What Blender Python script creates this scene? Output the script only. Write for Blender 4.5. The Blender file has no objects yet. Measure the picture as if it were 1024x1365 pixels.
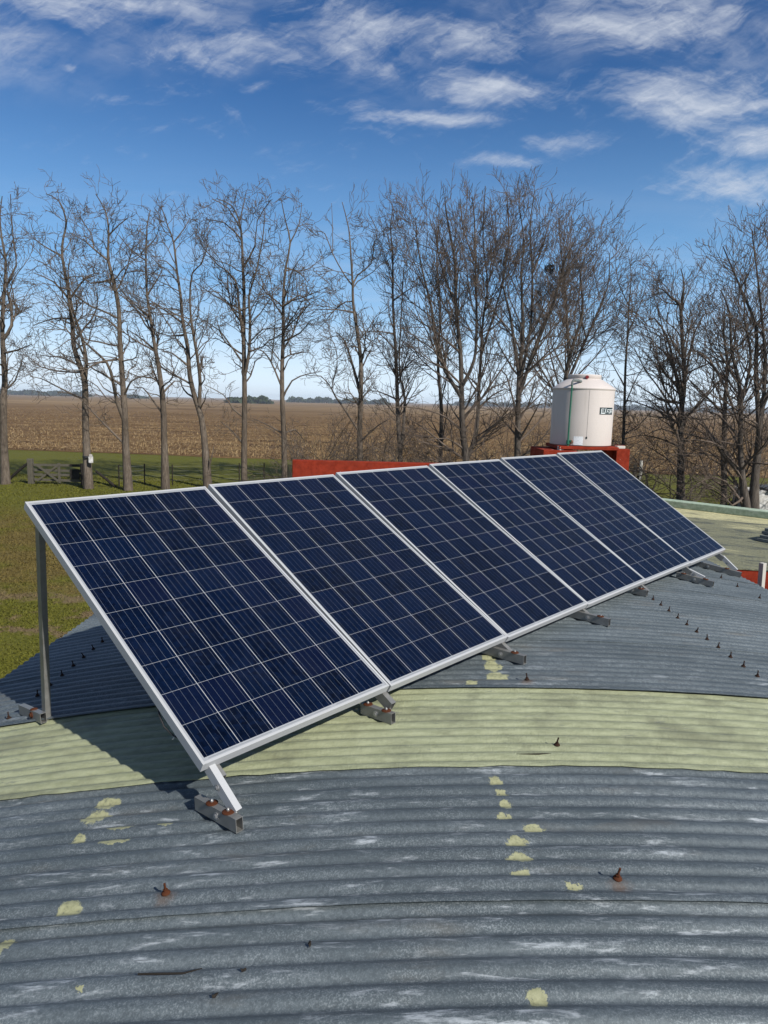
import bpy, bmesh, math, random
import numpy as np
from mathutils import Vector, Matrix

C = bpy.context.scene.collection
SC = bpy.context.scene
R = math.radians

# ------------------------------------------------------------------ camera
GZ = 4.6                                    # eye height above the lawn; the eye is at (0, 0, GZ)
FPX = 934.9
CAMM = np.array([[0.9996750334735279, 0.025491713353574936, 0.0],
                 [0.0039438488863922675, -0.1546607406428342, 0.987959767075447],
                 [0.02518478718715195, -0.9876387132216462, -0.15471101654448763]])
cd = bpy.data.cameras.new('camera')
cam = bpy.data.objects.new('camera', cd)
C.objects.link(cam)
rot = Matrix(((CAMM[0][0], -CAMM[0][1], -CAMM[0][2]),
              (CAMM[1][0], -CAMM[1][1], -CAMM[1][2]),
              (CAMM[2][0], -CAMM[2][1], -CAMM[2][2])))
cam.matrix_world = Matrix.Translation((0, 0, GZ)) @ rot.to_4x4()
cd.sensor_fit = 'VERTICAL'
cd.sensor_height = 36.0
cd.lens = FPX / 1365.0 * 36.0
cd.clip_start = 0.05
cd.clip_end = 20000
SC.camera = cam

# ------------------------------------------------------------------ light, sky, exposure
SUN_EL, SUN_AZ = 37.5, 138.0                # azimuth clockwise from +Y
SKY_STRENGTH = 0.058
SUN_STRENGTH = 5.0
EXPOSURE = 0.42
SC.view_settings.view_transform = 'Standard'
SC.view_settings.look = 'None'
SC.view_settings.exposure = EXPOSURE
SC.view_settings.gamma = 1.0
SC.view_settings.use_curve_mapping = False
try:
    SC.cycles.max_bounces = 6
    SC.cycles.transparent_max_bounces = 8
    SC.cycles.use_denoising = True
except Exception:
    pass

sd = Vector((math.cos(R(SUN_EL)) * math.sin(R(SUN_AZ)), math.cos(R(SUN_EL)) * math.cos(R(SUN_AZ)), math.sin(R(SUN_EL))))
sl = bpy.data.lights.new('sun', 'SUN')
sl.energy = SUN_STRENGTH
sl.angle = R(0.53)
sl.color = (1.0, 0.965, 0.905)
so = bpy.data.objects.new('sun', sl)
so.rotation_euler = sd.to_track_quat('Z', 'Y').to_euler()
so.location = (10, -10, 30)
C.objects.link(so)


class NT:
    """thin layer over a node tree"""
    def __init__(s, tree):
        s.t = tree
        s.l = tree.links

    def n(s, typ, **kw):
        nd = s.t.nodes.new(typ)
        for k, v in kw.items():
            setattr(nd, k, v)
        return nd

    def put(s, sock, v):
        if v is None:
            return
        if isinstance(v, bpy.types.NodeSocket):
            s.l.new(v, sock)
        else:
            if isinstance(v, (tuple, list)) and len(v) == 3 and sock.type == 'RGBA':
                v = (*v, 1)
            sock.default_value = v

    def m(s, op, a, b=None, c=None, clamp=False):
        nd = s.n('ShaderNodeMath', operation=op)
        nd.use_clamp = clamp
        for i, v in enumerate((a, b, c)):
            s.put(nd.inputs[i], v)
        return nd.outputs[0]

    def v(s, op, a, b=None, c=None):
        nd = s.n('ShaderNodeVectorMath', operation=op)
        for i, x in enumerate((a, b, c)):
            s.put(nd.inputs[i], x)
        return nd.outputs['Value'] if op in ('LENGTH', 'DOT_PRODUCT', 'DISTANCE') else nd.outputs[0]

    def xyz(s, v):
        nd = s.n('ShaderNodeSeparateXYZ')
        s.put(nd.inputs[0], v)
        return nd.outputs

    def comb(s, x, y, z=0.0):
        nd = s.n('ShaderNodeCombineXYZ')
        for i, q in enumerate((x, y, z)):
            s.put(nd.inputs[i], q)
        return nd.outputs[0]

    def noise(s, vec, scale, detail=4, rough=0.55, dist=0.0, col=False, dim='3D'):
        nd = s.n('ShaderNodeTexNoise', noise_dimensions=dim)
        s.put(nd.inputs['Vector'], vec)
        nd.inputs['Scale'].default_value = scale
        nd.inputs['Detail'].default_value = detail
        nd.inputs['Roughness'].default_value = rough
        nd.inputs['Distortion'].default_value = dist
        return nd.outputs['Color'] if col else nd.outputs[0]

    def ss(s, v, a, b):
        """smooth step a..b -> 0..1"""
        nd = s.n('ShaderNodeMapRange', interpolation_type='SMOOTHSTEP')
        s.put(nd.inputs[0], v)
        lo, hi, o0, o1 = (a, b, 0.0, 1.0) if a < b else (b, a, 1.0, 0.0)
        nd.inputs[1].default_value = lo
        nd.inputs[2].default_value = hi
        nd.inputs[3].default_value = o0
        nd.inputs[4].default_value = o1
        return nd.outputs[0]

    def mix(s, f, a, b, blend='MIX'):
        nd = s.n('ShaderNodeMix', data_type='RGBA', blend_type=blend)
        s.put(nd.inputs[0], f)
        s.put(nd.inputs[6], a)
        s.put(nd.inputs[7], b)
        return nd.outputs[2]

    def ramp(s, f, stops):
        nd = s.n('ShaderNodeValToRGB')
        s.put(nd.inputs[0], f)
        e = nd.color_ramp.elements
        while len(e) < len(stops):
            e.new(0.5)
        for q, (p, c) in zip(e, stops):
            q.position = p
            q.color = (*c, 1) if len(c) == 3 else c
        return nd.outputs[0]

    def bump(s, h, strength=0.3, dist=0.01):
        nd = s.n('ShaderNodeBump')
        nd.inputs['Strength'].default_value = strength
        nd.inputs['Distance'].default_value = dist
        s.put(nd.inputs['Height'], h)
        return nd.outputs[0]

    def obj(s):
        return s.n('ShaderNodeTexCoord').outputs['Object']

    def pos(s):
        return s.n('ShaderNodeNewGeometry').outputs['Position']


def material(name, fn, deep=0.75, **kw):
    mt = bpy.data.materials.new(name)
    mt.use_nodes = True
    t = NT(mt.node_tree)
    b = mt.node_tree.nodes['Principled BSDF']
    if kw.get('Roughness', 0) >= 0.85:
        b.inputs['Specular IOR Level'].default_value = 0.08
    for k, v in kw.items():
        b.inputs[k].default_value = v
    if fn:
        out = fn(t) or {}
        for k, v in out.items():
            if k == 'Base Color' and isinstance(v, bpy.types.NodeSocket) and deep:
                v = t.mix(1.0, v, (deep, deep, deep), 'MULTIPLY')
            t.put(b.inputs[k], v)
    return mt


# world: Nishita sky, thin cirrus laid over it by direction
W = bpy.data.worlds.new('World')
SC.world = W
W.use_nodes = True
wt = NT(W.node_tree)
bg = W.node_tree.nodes['Background']
bg.inputs[1].default_value = SKY_STRENGTH
sky = wt.n('ShaderNodeTexSky', sky_type='NISHITA')
sky.sun_disc = False
sky.sun_elevation = R(SUN_EL)
sky.sun_rotation = R(SUN_AZ)
sky.altitude = 100
sky.air_density = 1.0
sky.dust_density = 0.15
sky.ozone_density = 3.0
hsv = wt.n('ShaderNodeHueSaturation')
hsv.inputs['Saturation'].default_value = 1.2
hsv.inputs['Value'].default_value = 1.0
wt.put(hsv.inputs['Color'], sky.outputs[0])
tint = wt.n('ShaderNodeMix', data_type='RGBA', blend_type='MULTIPLY')
tint.inputs[0].default_value = 1.0
wt.put(tint.inputs[6], hsv.outputs[0])
wt.put(tint.inputs[7], (0.74, 0.97, 1.22))
skycol = tint.outputs[2]
dvec = wt.n('ShaderNodeTexCoord').outputs['Generated']
dx, dy, dz = wt.xyz(dvec)[:3]
ysafe = wt.m('MAXIMUM', dy, 0.05)
gu = wt.m('DIVIDE', dx, ysafe)
gw = wt.m('DIVIDE', dz, ysafe)
g2 = wt.comb(gu, gw)
warp = wt.v('SUBTRACT', wt.noise(g2, 7.0, 5, 0.6, col=True), (0.5, 0.5, 0.5))
gwp = wt.v('MULTIPLY_ADD', warp, (0.09, 0.035, 0.0), g2)
CLOUDS = [(-0.42, 0.500, 0.23, 0.036, 0.85), (-0.253, 0.465, 0.11, 0.046, 0.75), (-0.047, 0.469, 0.16, 0.048, 0.8), (-0.02, 0.438, 0.07, 0.018, 0.9),
          (0.112, 0.419, 0.12, 0.022, 1.0), (0.09, 0.463, 0.14, 0.030, 0.7), (0.313, 0.496, 0.17, 0.042, 1.15),
          (0.4, 0.407, 0.13, 0.05, 1.05), (0.484, 0.355, 0.07, 0.028, 1.2), (0.46, 0.30, 0.11, 0.035, 0.8),
          (0.245, 0.353, 0.075, 0.017, 0.85), (0.054, 0.373, 0.11, 0.010, 0.85), (0.146, 0.324, 0.06, 0.009, 0.75),
          (-0.179, 0.405, 0.038, 0.009, 0.9), (-0.426, 0.418, 0.03, 0.008, 0.8), (-0.075, 0.387, 0.07, 0.016, 0.5)]
msk = None
for cx, cy, rx, ry, a in CLOUDS:
    l = wt.v('LENGTH', wt.v('MULTIPLY_ADD', gwp, (1 / rx, 1 / ry, 0), (-cx / rx, -cy / ry, 0)))
    k = wt.m('MULTIPLY', wt.ss(l, 1.6, 0.0), a)
    msk = k if msk is None else wt.m('MAXIMUM', msk, k)
rotn = wt.n('ShaderNodeVectorRotate', rotation_type='Z_AXIS')
wt.put(rotn.inputs['Vector'], gwp)
rotn.inputs['Angle'].default_value = R(9)
fv = wt.v('MULTIPLY', rotn.outputs[0], (1.0, 3.0, 1.0))
fib = wt.noise(fv, 6.5, 12, 0.64, 0.35)
rot2 = wt.n('ShaderNodeVectorRotate', rotation_type='Z_AXIS')
wt.put(rot2.inputs['Vector'], gwp)
rot2.inputs['Angle'].default_value = R(-24)
fine = wt.noise(wt.v('MULTIPLY', rot2.outputs[0], (1.0, 4.5, 1.0)), 15.0, 9, 0.68, 0.5)
tex = wt.m('ADD', wt.m('MULTIPLY', fib, 0.68), wt.m('MULTIPLY', fine, 0.32))
dens = wt.m('SUBTRACT', wt.m('ADD', wt.m('MULTIPLY', tex, 1.55), wt.m('MULTIPLY', msk, 0.36)), 0.87)
cl = wt.m('MULTIPLY', wt.ss(dens, -0.06, 0.60), 0.97)
# thin sheet of cirrus high up, and faint veils towards the horizon
hi = wt.m('MULTIPLY', wt.ss(gw, 0.36, 0.50), wt.m('MULTIPLY', wt.ss(tex, 0.34, 0.66), wt.m('MULTIPLY', wt.ss(wt.noise(gwp, 4.2, 4, 0.5), 0.40, 0.62), 0.72)))
veil = wt.noise(wt.v('MULTIPLY', g2, (1.0, 8.0, 1.0)), 2.6, 6, 0.55, 0.3)
vm = wt.m('MULTIPLY', wt.ss(veil, 0.40, 0.70), wt.m('MULTIPLY', wt.ss(gw, 0.34, 0.05), 0.30))
cl = wt.m('MAXIMUM', wt.m('MAXIMUM', cl, hi), vm)
cl = wt.m('MINIMUM', cl, 0.93)
skycol = wt.mix(wt.m('MULTIPLY', wt.ss(dz, 0.42, 0.0), 0.8), skycol, (4.0, 7.9, 12.6))
skycol = wt.mix(wt.m('MULTIPLY', wt.ss(dz, 0.15, 0.0), 0.9), skycol, (11.5, 13.4, 14.9))
wt.put(bg.inputs[0], wt.mix(cl, skycol, (9.0, 9.6, 10.6)))

# ------------------------------------------------------------------ helpers
def px(x, y, Y):
    """point of the place seen at photo pixel (x, y), Y metres ahead"""
    d = CAMM @ np.array([(x - 512) / FPX, (y - 682.5) / FPX, 1.0])
    d = d * Y / d[1]
    return np.array([d[0], d[1], d[2] + GZ])


def tag(o, label=None, cat=None, group=None, kind=None):
    for k, v in (('label', label), ('category', cat), ('group', group), ('kind', kind)):
        if v:
            o[k] = v
    return o


def link(name, me, mat=None, parent=None):
    o = bpy.data.objects.new(name, me)
    C.objects.link(o)
    if mat:
        me.materials.append(mat)
    if parent:
        o.parent = parent
    return o


def empty(name, label, cat, loc=(0, 0, 0), group=None, mat=None):
    o = bpy.data.objects.new(name, None)
    C.objects.link(o)
    o.empty_display_size = 0.2
    if mat is not None:
        o.matrix_world = mat
    else:
        o.location = loc
    return tag(o, label, cat, group)


class MB:
    """collects shapes into one mesh"""
    def __init__(s):
        s.bm = bmesh.new()

    def box(s, x0, x1, y0, y1, z0, z1, M=None, bev=0.0):
        r = bmesh.ops.create_cube(s.bm, size=1.0)
        T = Matrix.Translation(((x0 + x1) / 2, (y0 + y1) / 2, (z0 + z1) / 2)) @ Matrix.Diagonal((abs(x1 - x0), abs(y1 - y0), abs(z1 - z0), 1))
        if M is not None:
            T = M @ T
        bmesh.ops.transform(s.bm, matrix=T, verts=r['verts'])
        if bev:
            es = list({e for v in r['verts'] for e in v.link_edges})
            bmesh.ops.bevel(s.bm, geom=es, offset=bev, segments=2, affect='EDGES', profile=0.5)
        return s

    def tube(s, pts, rad, n=8, M=None, cap=True):
        pts = [Vector(p) for p in pts]
        rs = rad if isinstance(rad, (list, tuple)) else [rad] * len(pts)
        rings = []
        t0 = (pts[1] - pts[0]).normalized()
        a = t0.orthogonal().normalized()
        for i, p in enumerate(pts):
            t = (pts[min(i + 1, len(pts) - 1)] - pts[max(i - 1, 0)]).normalized()
            a = (a - t * a.dot(t)).normalized()
            b = t.cross(a)
            ring = []
            for k in range(n):
                q = 2 * math.pi * k / n
                c = p + (a * math.cos(q) + b * math.sin(q)) * rs[i]
                if M is not None:
                    c = M @ c
                ring.append(s.bm.verts.new(c))
            rings.append(ring)
        for r0, r1 in zip(rings, rings[1:]):
            for k in range(n):
                s.bm.faces.new((r0[k], r0[(k + 1) % n], r1[(k + 1) % n], r1[k]))
        if cap:
            s.bm.faces.new(rings[0][::-1])
            s.bm.faces.new(rings[-1])
        return s

    def lathe(s, prof, n=48, M=None, cap=True):
        rings = []
        for r, z in prof:
            ring = []
            for k in range(n):
                q = 2 * math.pi * k / n
                c = Vector((r * math.cos(q), r * math.sin(q), z))
                if M is not None:
                    c = M @ c
                ring.append(s.bm.verts.new(c))
            rings.append(ring)
        for r0, r1 in zip(rings, rings[1:]):
            for k in range(n):
                s.bm.faces.new((r0[k], r0[(k + 1) % n], r1[(k + 1) % n], r1[k]))
        if cap:
            s.bm.faces.new(rings[0][::-1])
            s.bm.faces.new(rings[-1])
        return s

    def poly(s, pts, z0=None, z1=None):
        """prism over a polygon footprint"""
        lo = [s.bm.verts.new((x, y, z0)) for x, y in pts]
        hi = [s.bm.verts.new((x, y, z1)) for x, y in pts]
        n = len(pts)
        for k in range(n):
            s.bm.faces.new((lo[k], lo[(k + 1) % n], hi[(k + 1) % n], hi[k]))
        s.bm.faces.new(lo[::-1])
        s.bm.faces.new(hi)
        return s

    def hollow(s, L0, L1, w, h, t, M):
        """open rectangular tube along local X from L0 to L1, width w (Y), height h (Z), wall t"""
        def ring(x, a, b):
            return [s.bm.verts.new(M @ Vector((x, y * a, z * b))) for y, z in ((-1, -1), (1, -1), (1, 1), (-1, 1))]
        o0, o1 = ring(L0, w / 2, h / 2), ring(L1, w / 2, h / 2)
        i0, i1 = ring(L0, w / 2 - t, h / 2 - t), ring(L1, w / 2 - t, h / 2 - t)
        for k in range(4):
            j = (k + 1) % 4
            s.bm.faces.new((o0[k], o0[j], o1[j], o1[k]))
            s.bm.faces.new((i0[j], i0[k], i1[k], i1[j]))
            s.bm.faces.new((o0[j], o0[k], i0[k], i0[j]))
            s.bm.faces.new((o1[k], o1[j], i1[j], i1[k]))
        return s

    def build(s, name, mat=None, parent=None, smooth=False):
        me = bpy.data.meshes.new(name)
        bmesh.ops.recalc_face_normals(s.bm, faces=s.bm.faces)
        s.bm.to_mesh(me)
        s.bm.free()
        if smooth:
            for p in me.polygons:
                p.use_smooth = True
            try:
                me.set_sharp_from_angle(angle=R(35))
            except Exception:
                pass
        return link(name, me, mat, parent)


def raw_mesh(name, verts, faces, mat=None, parent=None, smooth=False):
    """fast mesh from numpy: faces is (n, 3) or (n, 4)"""
    me = bpy.data.meshes.new(name)
    verts = np.asarray(verts, np.float32)
    faces = np.asarray(faces, np.int32)
    k = faces.shape[1]
    me.vertices.add(len(verts))
    me.vertices.foreach_set('co', verts.ravel())
    me.loops.add(faces.size)
    me.loops.foreach_set('vertex_index', faces.ravel())
    me.polygons.add(len(faces))
    me.polygons.foreach_set('loop_start', np.arange(0, faces.size, k, dtype=np.int32))
    me.polygons.foreach_set('use_smooth', np.full(len(faces), smooth, dtype=bool))
    me.update(calc_edges=True)
    return link(name, me, mat, parent)


# ------------------------------------------------------------------ materials
def f_lawn(t):
    p = t.pos()
    big = t.noise(p, 0.16, 4, 0.55)
    mid = t.noise(p, 0.9, 5, 0.6)
    fine = t.noise(p, 14.0, 4, 0.7)
    vf = t.noise(p, 60.0, 3, 0.7)
    y = t.xyz(p)[1]
    yw = t.m('ADD', y, t.m('MULTIPLY', t.m('SUBTRACT', mid, 0.5), 7.0))
    c = t.mix(t.ss(fine, 0.3, 0.7), (0.072, 0.079, 0.010), (0.148, 0.149, 0.023))
    straw = t.mix(t.ss(fine, 0.3, 0.7), (0.085, 0.064, 0.020), (0.195, 0.145, 0.050))
    near = t.m('MULTIPLY', t.ss(yw, 31.0, 24.0), t.ss(yw, 15.6, 17.5))
    dry = t.m('MULTIPLY', t.ss(t.m('ADD', t.m('MULTIPLY', big, 0.5), t.m('MULTIPLY', mid, 0.5)), 0.34, 0.56), t.m('MULTIPLY_ADD', near, 0.82, 0.14))
    c = t.mix(dry, c, straw)
    dirt = t.m('MULTIPLY', t.ss(t.m('ABSOLUTE', t.m('SUBTRACT', yw, 15.6)), 1.0, 0.3), t.ss(mid, 0.44, 0.56))
    d2 = t.m('MULTIPLY', t.ss(t.m('ABSOLUTE', t.m('SUBTRACT', yw, 13.2)), 0.5, 0.1), t.ss(big, 0.42, 0.52))
    c = t.mix(t.m('MULTIPLY', t.m('MAXIMUM', dirt, d2), 0.8), c, t.mix(vf, (0.12, 0.078, 0.045), (0.25, 0.18, 0.115)))
    c = t.mix(t.m('MULTIPLY', t.ss(vf, 0.55, 0.8), 0.45), c, (0.22, 0.195, 0.07))
    h = t.m('ADD', fine, vf)
    return {'Base Color': c, 'Normal': t.bump(h, 0.5, 0.03)}


def f_field(t):
    p = t.pos()
    row = t.v('MULTIPLY', p, (0.25, 1.0, 1.0))
    big = t.noise(row, 0.03, 4, 0.6)
    mid = t.noise(row, 0.25, 5, 0.6)
    fine = t.noise(p, 3.2, 5, 0.7)
    y = t.xyz(p)[1]
    c = t.ramp(t.m('ADD', t.m('MULTIPLY', mid, 0.55), t.m('MULTIPLY', fine, 0.45)),
               [(0.30, (0.045, 0.023, 0.009)), (0.45, (0.110, 0.060, 0.024)), (0.56, (0.20, 0.117, 0.048)), (0.70, (0.37, 0.24, 0.11))])
    far = t.mix(t.ss(big, 0.4, 0.6), (0.17, 0.105, 0.046), (0.30, 0.20, 0.098))
    c = t.mix(t.ss(y, 110.0, 420.0), c, far)
    return {'Base Color': c, 'Normal': t.bump(fine, 0.7, 0.15)}


M_lawn = material('lawn', f_lawn, Roughness=0.95)
M_field = material('stubble_field', f_field, Roughness=0.95)
M_straw = material('straw', lambda t: {'Base Color': t.mix(t.noise(t.pos(), 1.7, 3), (0.12, 0.068, 0.026), (0.55, 0.39, 0.175))}, Roughness=0.8)

BLOBS = [(-1.036, 2.485, 0.046, 0.041), (-1.045, 2.4, 0.049, 0.038), (-0.922, 2.315, 0.057, 0.014), (-0.762, 2.313, 0.028, 0.014), (-1.049, 2.265, 0.021, 0.029),
         (-0.908, 2.229, 0.055, 0.013), (-0.915, 1.893, 0.039, 0.029), (-1.054, 1.773, 0.023, 0.037), (-0.76, 1.597, 0.011, 0.01), (0.45, 2.495, 0.026, 0.029),
         (0.464, 2.422, 0.024, 0.023), (0.467, 2.338, 0.024, 0.029), (0.452, 2.273, 0.024, 0.016), (0.538, 2.195, 0.035, 0.019), (0.466, 2.114, 0.036, 0.028),
         (0.46, 2.034, 0.037, 0.024), (0.456, 1.964, 0.028, 0.017), (0.594, 1.897, 0.028, 0.01), (0.405, 1.506, 0.025, 0.022), (0.617, 3.806, 0.043, 0.071),
         (0.617, 3.664, 0.046, 0.082), (0.615, 3.516, 0.059, 0.066), (0.47, 3.424, 0.029, 0.019)]


def f_galv(t):
    p = t.pos()
    q = t.v('MULTIPLY', p, (1, 1, 0.3))
    w = t.v('SUBTRACT', t.noise(q, 28, 4, 0.65, col=True), (0.5, 0.5, 0.5))
    # spangle and dull oxide
    sp = t.noise(q, 210, 3, 0.75)
    sp2 = t.noise(q, 75, 6, 0.72)
    big = t.noise(t.v('MULTIPLY', p, (0.6, 2.2, 1)), 1.6, 5, 0.6)
    base = t.mix(t.ss(big, 0.35, 0.68), (0.072, 0.092, 0.102), (0.130, 0.156, 0.168))
    base = t.mix(t.m('MULTIPLY', t.ss(sp, 0.47, 0.62), t.m('MULTIPLY_ADD', t.ss(t.noise(t.v('MULTIPLY', p, (1, 2, 1)), 3.6, 4, 0.6), 0.36, 0.62), 0.62, 0.28)), base, t.mix(0.50, base, (0.38, 0.42, 0.43)))
    base = t.mix(t.m('MULTIPLY', t.ss(sp2, 0.53, 0.40), 0.60), base, (0.072, 0.088, 0.096))
    orn = t.n('ShaderNodeObjectInfo').outputs['Random']
    base = t.mix(1.0, base, t.ramp(orn, [(0.0, (0.86, 0.87, 0.88)), (1.0, (1.16, 1.15, 1.14))]), 'MULTIPLY')
    # brown grime, mostly far down the slope
    gr = t.noise(t.v('MULTIPLY', p, (0.8, 3.0, 1)), 2.3, 5, 0.6)
    base = t.mix(t.m('MULTIPLY', t.ss(gr, 0.56, 0.76), 0.5), base, (0.150, 0.136, 0.110))
    # pale oxide bloom, drawn out along the corrugations
    bl = t.noise(t.v('MULTIPLY', p, (1.0, 4.6, 1)), 3.1, 7, 0.72, 0.5)
    bl2 = t.noise(t.v('MULTIPLY', p, (1.0, 6.5, 1)), 9.0, 5, 0.7)
    x, y = t.xyz(p)[:2]
    bloom = t.m('MULTIPLY', t.ss(bl, 0.505, 0.65), t.ss(bl2, 0.45, 0.62))
    bloom = t.m('MULTIPLY', bloom, t.ss(y, 4.6, 2.6))
    base = t.mix(t.m('MULTIPLY', bloom, 0.72), base, (0.56, 0.60, 0.62))
    # spilt roof paint
    w2 = t.v('SUBTRACT', t.noise(q, 110, 3, 0.7, col=True), (0.5, 0.5, 0.5))
    w = t.v('ADD', w, t.v('MULTIPLY', w2, (0.45, 0.45, 0)))
    pw = t.v('MULTIPLY_ADD', w, (0.06, 0.045, 0), t.v('MULTIPLY', p, (1, 1, 0)))
    d = None
    for cx, cy, rx, ry in BLOBS:
        l = t.v('LENGTH', t.v('MULTIPLY_ADD', pw, (1 / rx, 1 / ry, 0), (-cx / rx, -cy / ry, 0)))
        d = l if d is None else t.m('MINIMUM', d, l)
    rd = None
    for cx, cy, rx, ry in ((-0.632, 1.915, 0.035, 0.040), (0.732, 1.890, 0.035, 0.036), (-0.56, 2.345, 0.055, 0.035), (0.761, 3.44, 0.04, 0.03)):
        l = t.v('LENGTH', t.v('MULTIPLY_ADD', pw, (1 / rx, 1 / ry, 0), (-cx / rx, -cy / ry, 0)))
        rd = l if rd is None else t.m('MINIMUM', rd, l)
    base = t.mix(t.m('MULTIPLY', t.ss(rd, 1.3, 0.1), 0.55), base, (0.135, 0.075, 0.040))
    pm = t.m('MULTIPLY', t.ss(d, 1.10, 0.90), t.ss(sp2, 0.31, 0.42))
    pc = t.mix(t.ss(sp2, 0.35, 0.65), (0.27, 0.27, 0.14), (0.37, 0.37, 0.21))
    base = t.mix(t.m('MULTIPLY', pm, 0.93), base, pc)
    rough = t.m('MULTIPLY_ADD', sp2, 0.25, 0.42)
    return {'Base Color': base, 'Roughness': rough, 'Metallic': t.m('MULTIPLY', t.m('SUBTRACT', 1.0, pm), 0.25),
            'Normal': t.bump(t.m('ADD', sp2, t.m('MULTIPLY', pm, 0.6)), 0.22, 0.004)}


def f_membrane(t):
    p = t.pos()
    a = t.noise(p, 3.0, 6, 0.65)
    b = t.noise(t.v('MULTIPLY', p, (1, 4, 1)), 11.0, 5, 0.7)
    c = t.noise(p, 70.0, 4, 0.7)
    col = t.mix(t.ss(b, 0.3, 0.7), (0.262, 0.280, 0.162), (0.378, 0.398, 0.246))
    col = t.mix(t.m('MULTIPLY', t.ss(a, 0.46, 0.66), 0.62), col, (0.150, 0.155, 0.095))
    st = t.noise(t.v('MULTIPLY', p, (1, 9, 1)), 5.0, 5, 0.75)
    col = t.mix(t.m('MULTIPLY', t.ss(st, 0.61, 0.66), 0.7), col, (0.135, 0.145, 0.12))
    col = t.mix(t.m('MULTIPLY', t.ss(c, 0.62, 0.75), 0.25), col, (0.16, 0.165, 0.10))
    wr = t.noise(t.v('MULTIPLY', p, (2.2, 1, 1)), 34.0, 4, 0.6, 1.2)
    return {'Base Color': col, 'Normal': t.bump(t.m('ADD', wr, t.m('MULTIPLY', c, 0.3)), 0.5, 0.006)}


M_galv = material('galvanised_sheet', f_galv)
M_memb = material('painted_membrane', f_membrane, Roughness=0.62)


def f_alu(t):
    p = t.obj()
    n = t.noise(t.v('MULTIPLY', p, (3, 30, 30)), 9.0, 4, 0.6)
    return {'Base Color': t.mix(n, (0.40, 0.405, 0.41), (0.47, 0.475, 0.475)), 'Roughness': t.m('MULTIPLY_ADD', n, 0.2, 0.42)}


def f_zinc(t):
    p = t.pos()
    n = t.noise(p, 24.0, 5, 0.65)
    s = t.noise(t.v('MULTIPLY', p, (1, 1, 0.2)), 90.0, 3, 0.6)
    c = t.mix(n, (0.22, 0.215, 0.20), (0.38, 0.375, 0.355))
    c = t.mix(t.m('MULTIPLY', t.ss(s, 0.6, 0.75), 0.4), c, (0.26, 0.22, 0.17))
    return {'Base Color': c, 'Roughness': t.m('MULTIPLY_ADD', n, 0.25, 0.32)}


M_alu = material('anodised_frame', f_alu, Metallic=0.0)
M_alu.node_tree.nodes['Principled BSDF'].inputs['Specular IOR Level'].default_value = 0.2
M_zinc = material('zinc_tube', f_zinc, Metallic=0.55)
M_rust = material('rusty_steel', lambda t: {'Base Color': t.mix(t.noise(t.pos(), 120, 4, 0.7), (0.040, 0.015, 0.009), (0.125, 0.042, 0.018))}, Roughness=0.85)
M_darkrust = material('dark_rusty_steel', lambda t: {'Base Color': t.mix(t.noise(t.pos(), 120, 4, 0.7), (0.018, 0.011, 0.009), (0.055, 0.028, 0.018))}, Roughness=0.85)
M_dark = material('black_rubber', lambda t: {'Base Color': t.mix(t.noise(t.pos(), 60, 3), (0.012, 0.012, 0.012), (0.03, 0.03, 0.03))}, Roughness=0.7)
M_steel = material('bolt_steel', lambda t: {'Base Color': t.mix(t.noise(t.pos(), 90, 3), (0.42, 0.42, 0.42), (0.65, 0.65, 0.64))}, Metallic=0.8, Roughness=0.35)
M_back = material('back_sheet', lambda t: {'Base Color': t.mix(t.noise(t.obj(), 4, 3), (0.10, 0.10, 0.10), (0.15, 0.15, 0.15))}, Roughness=0.6)

PW, PH = 0.992, 1.64


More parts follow.
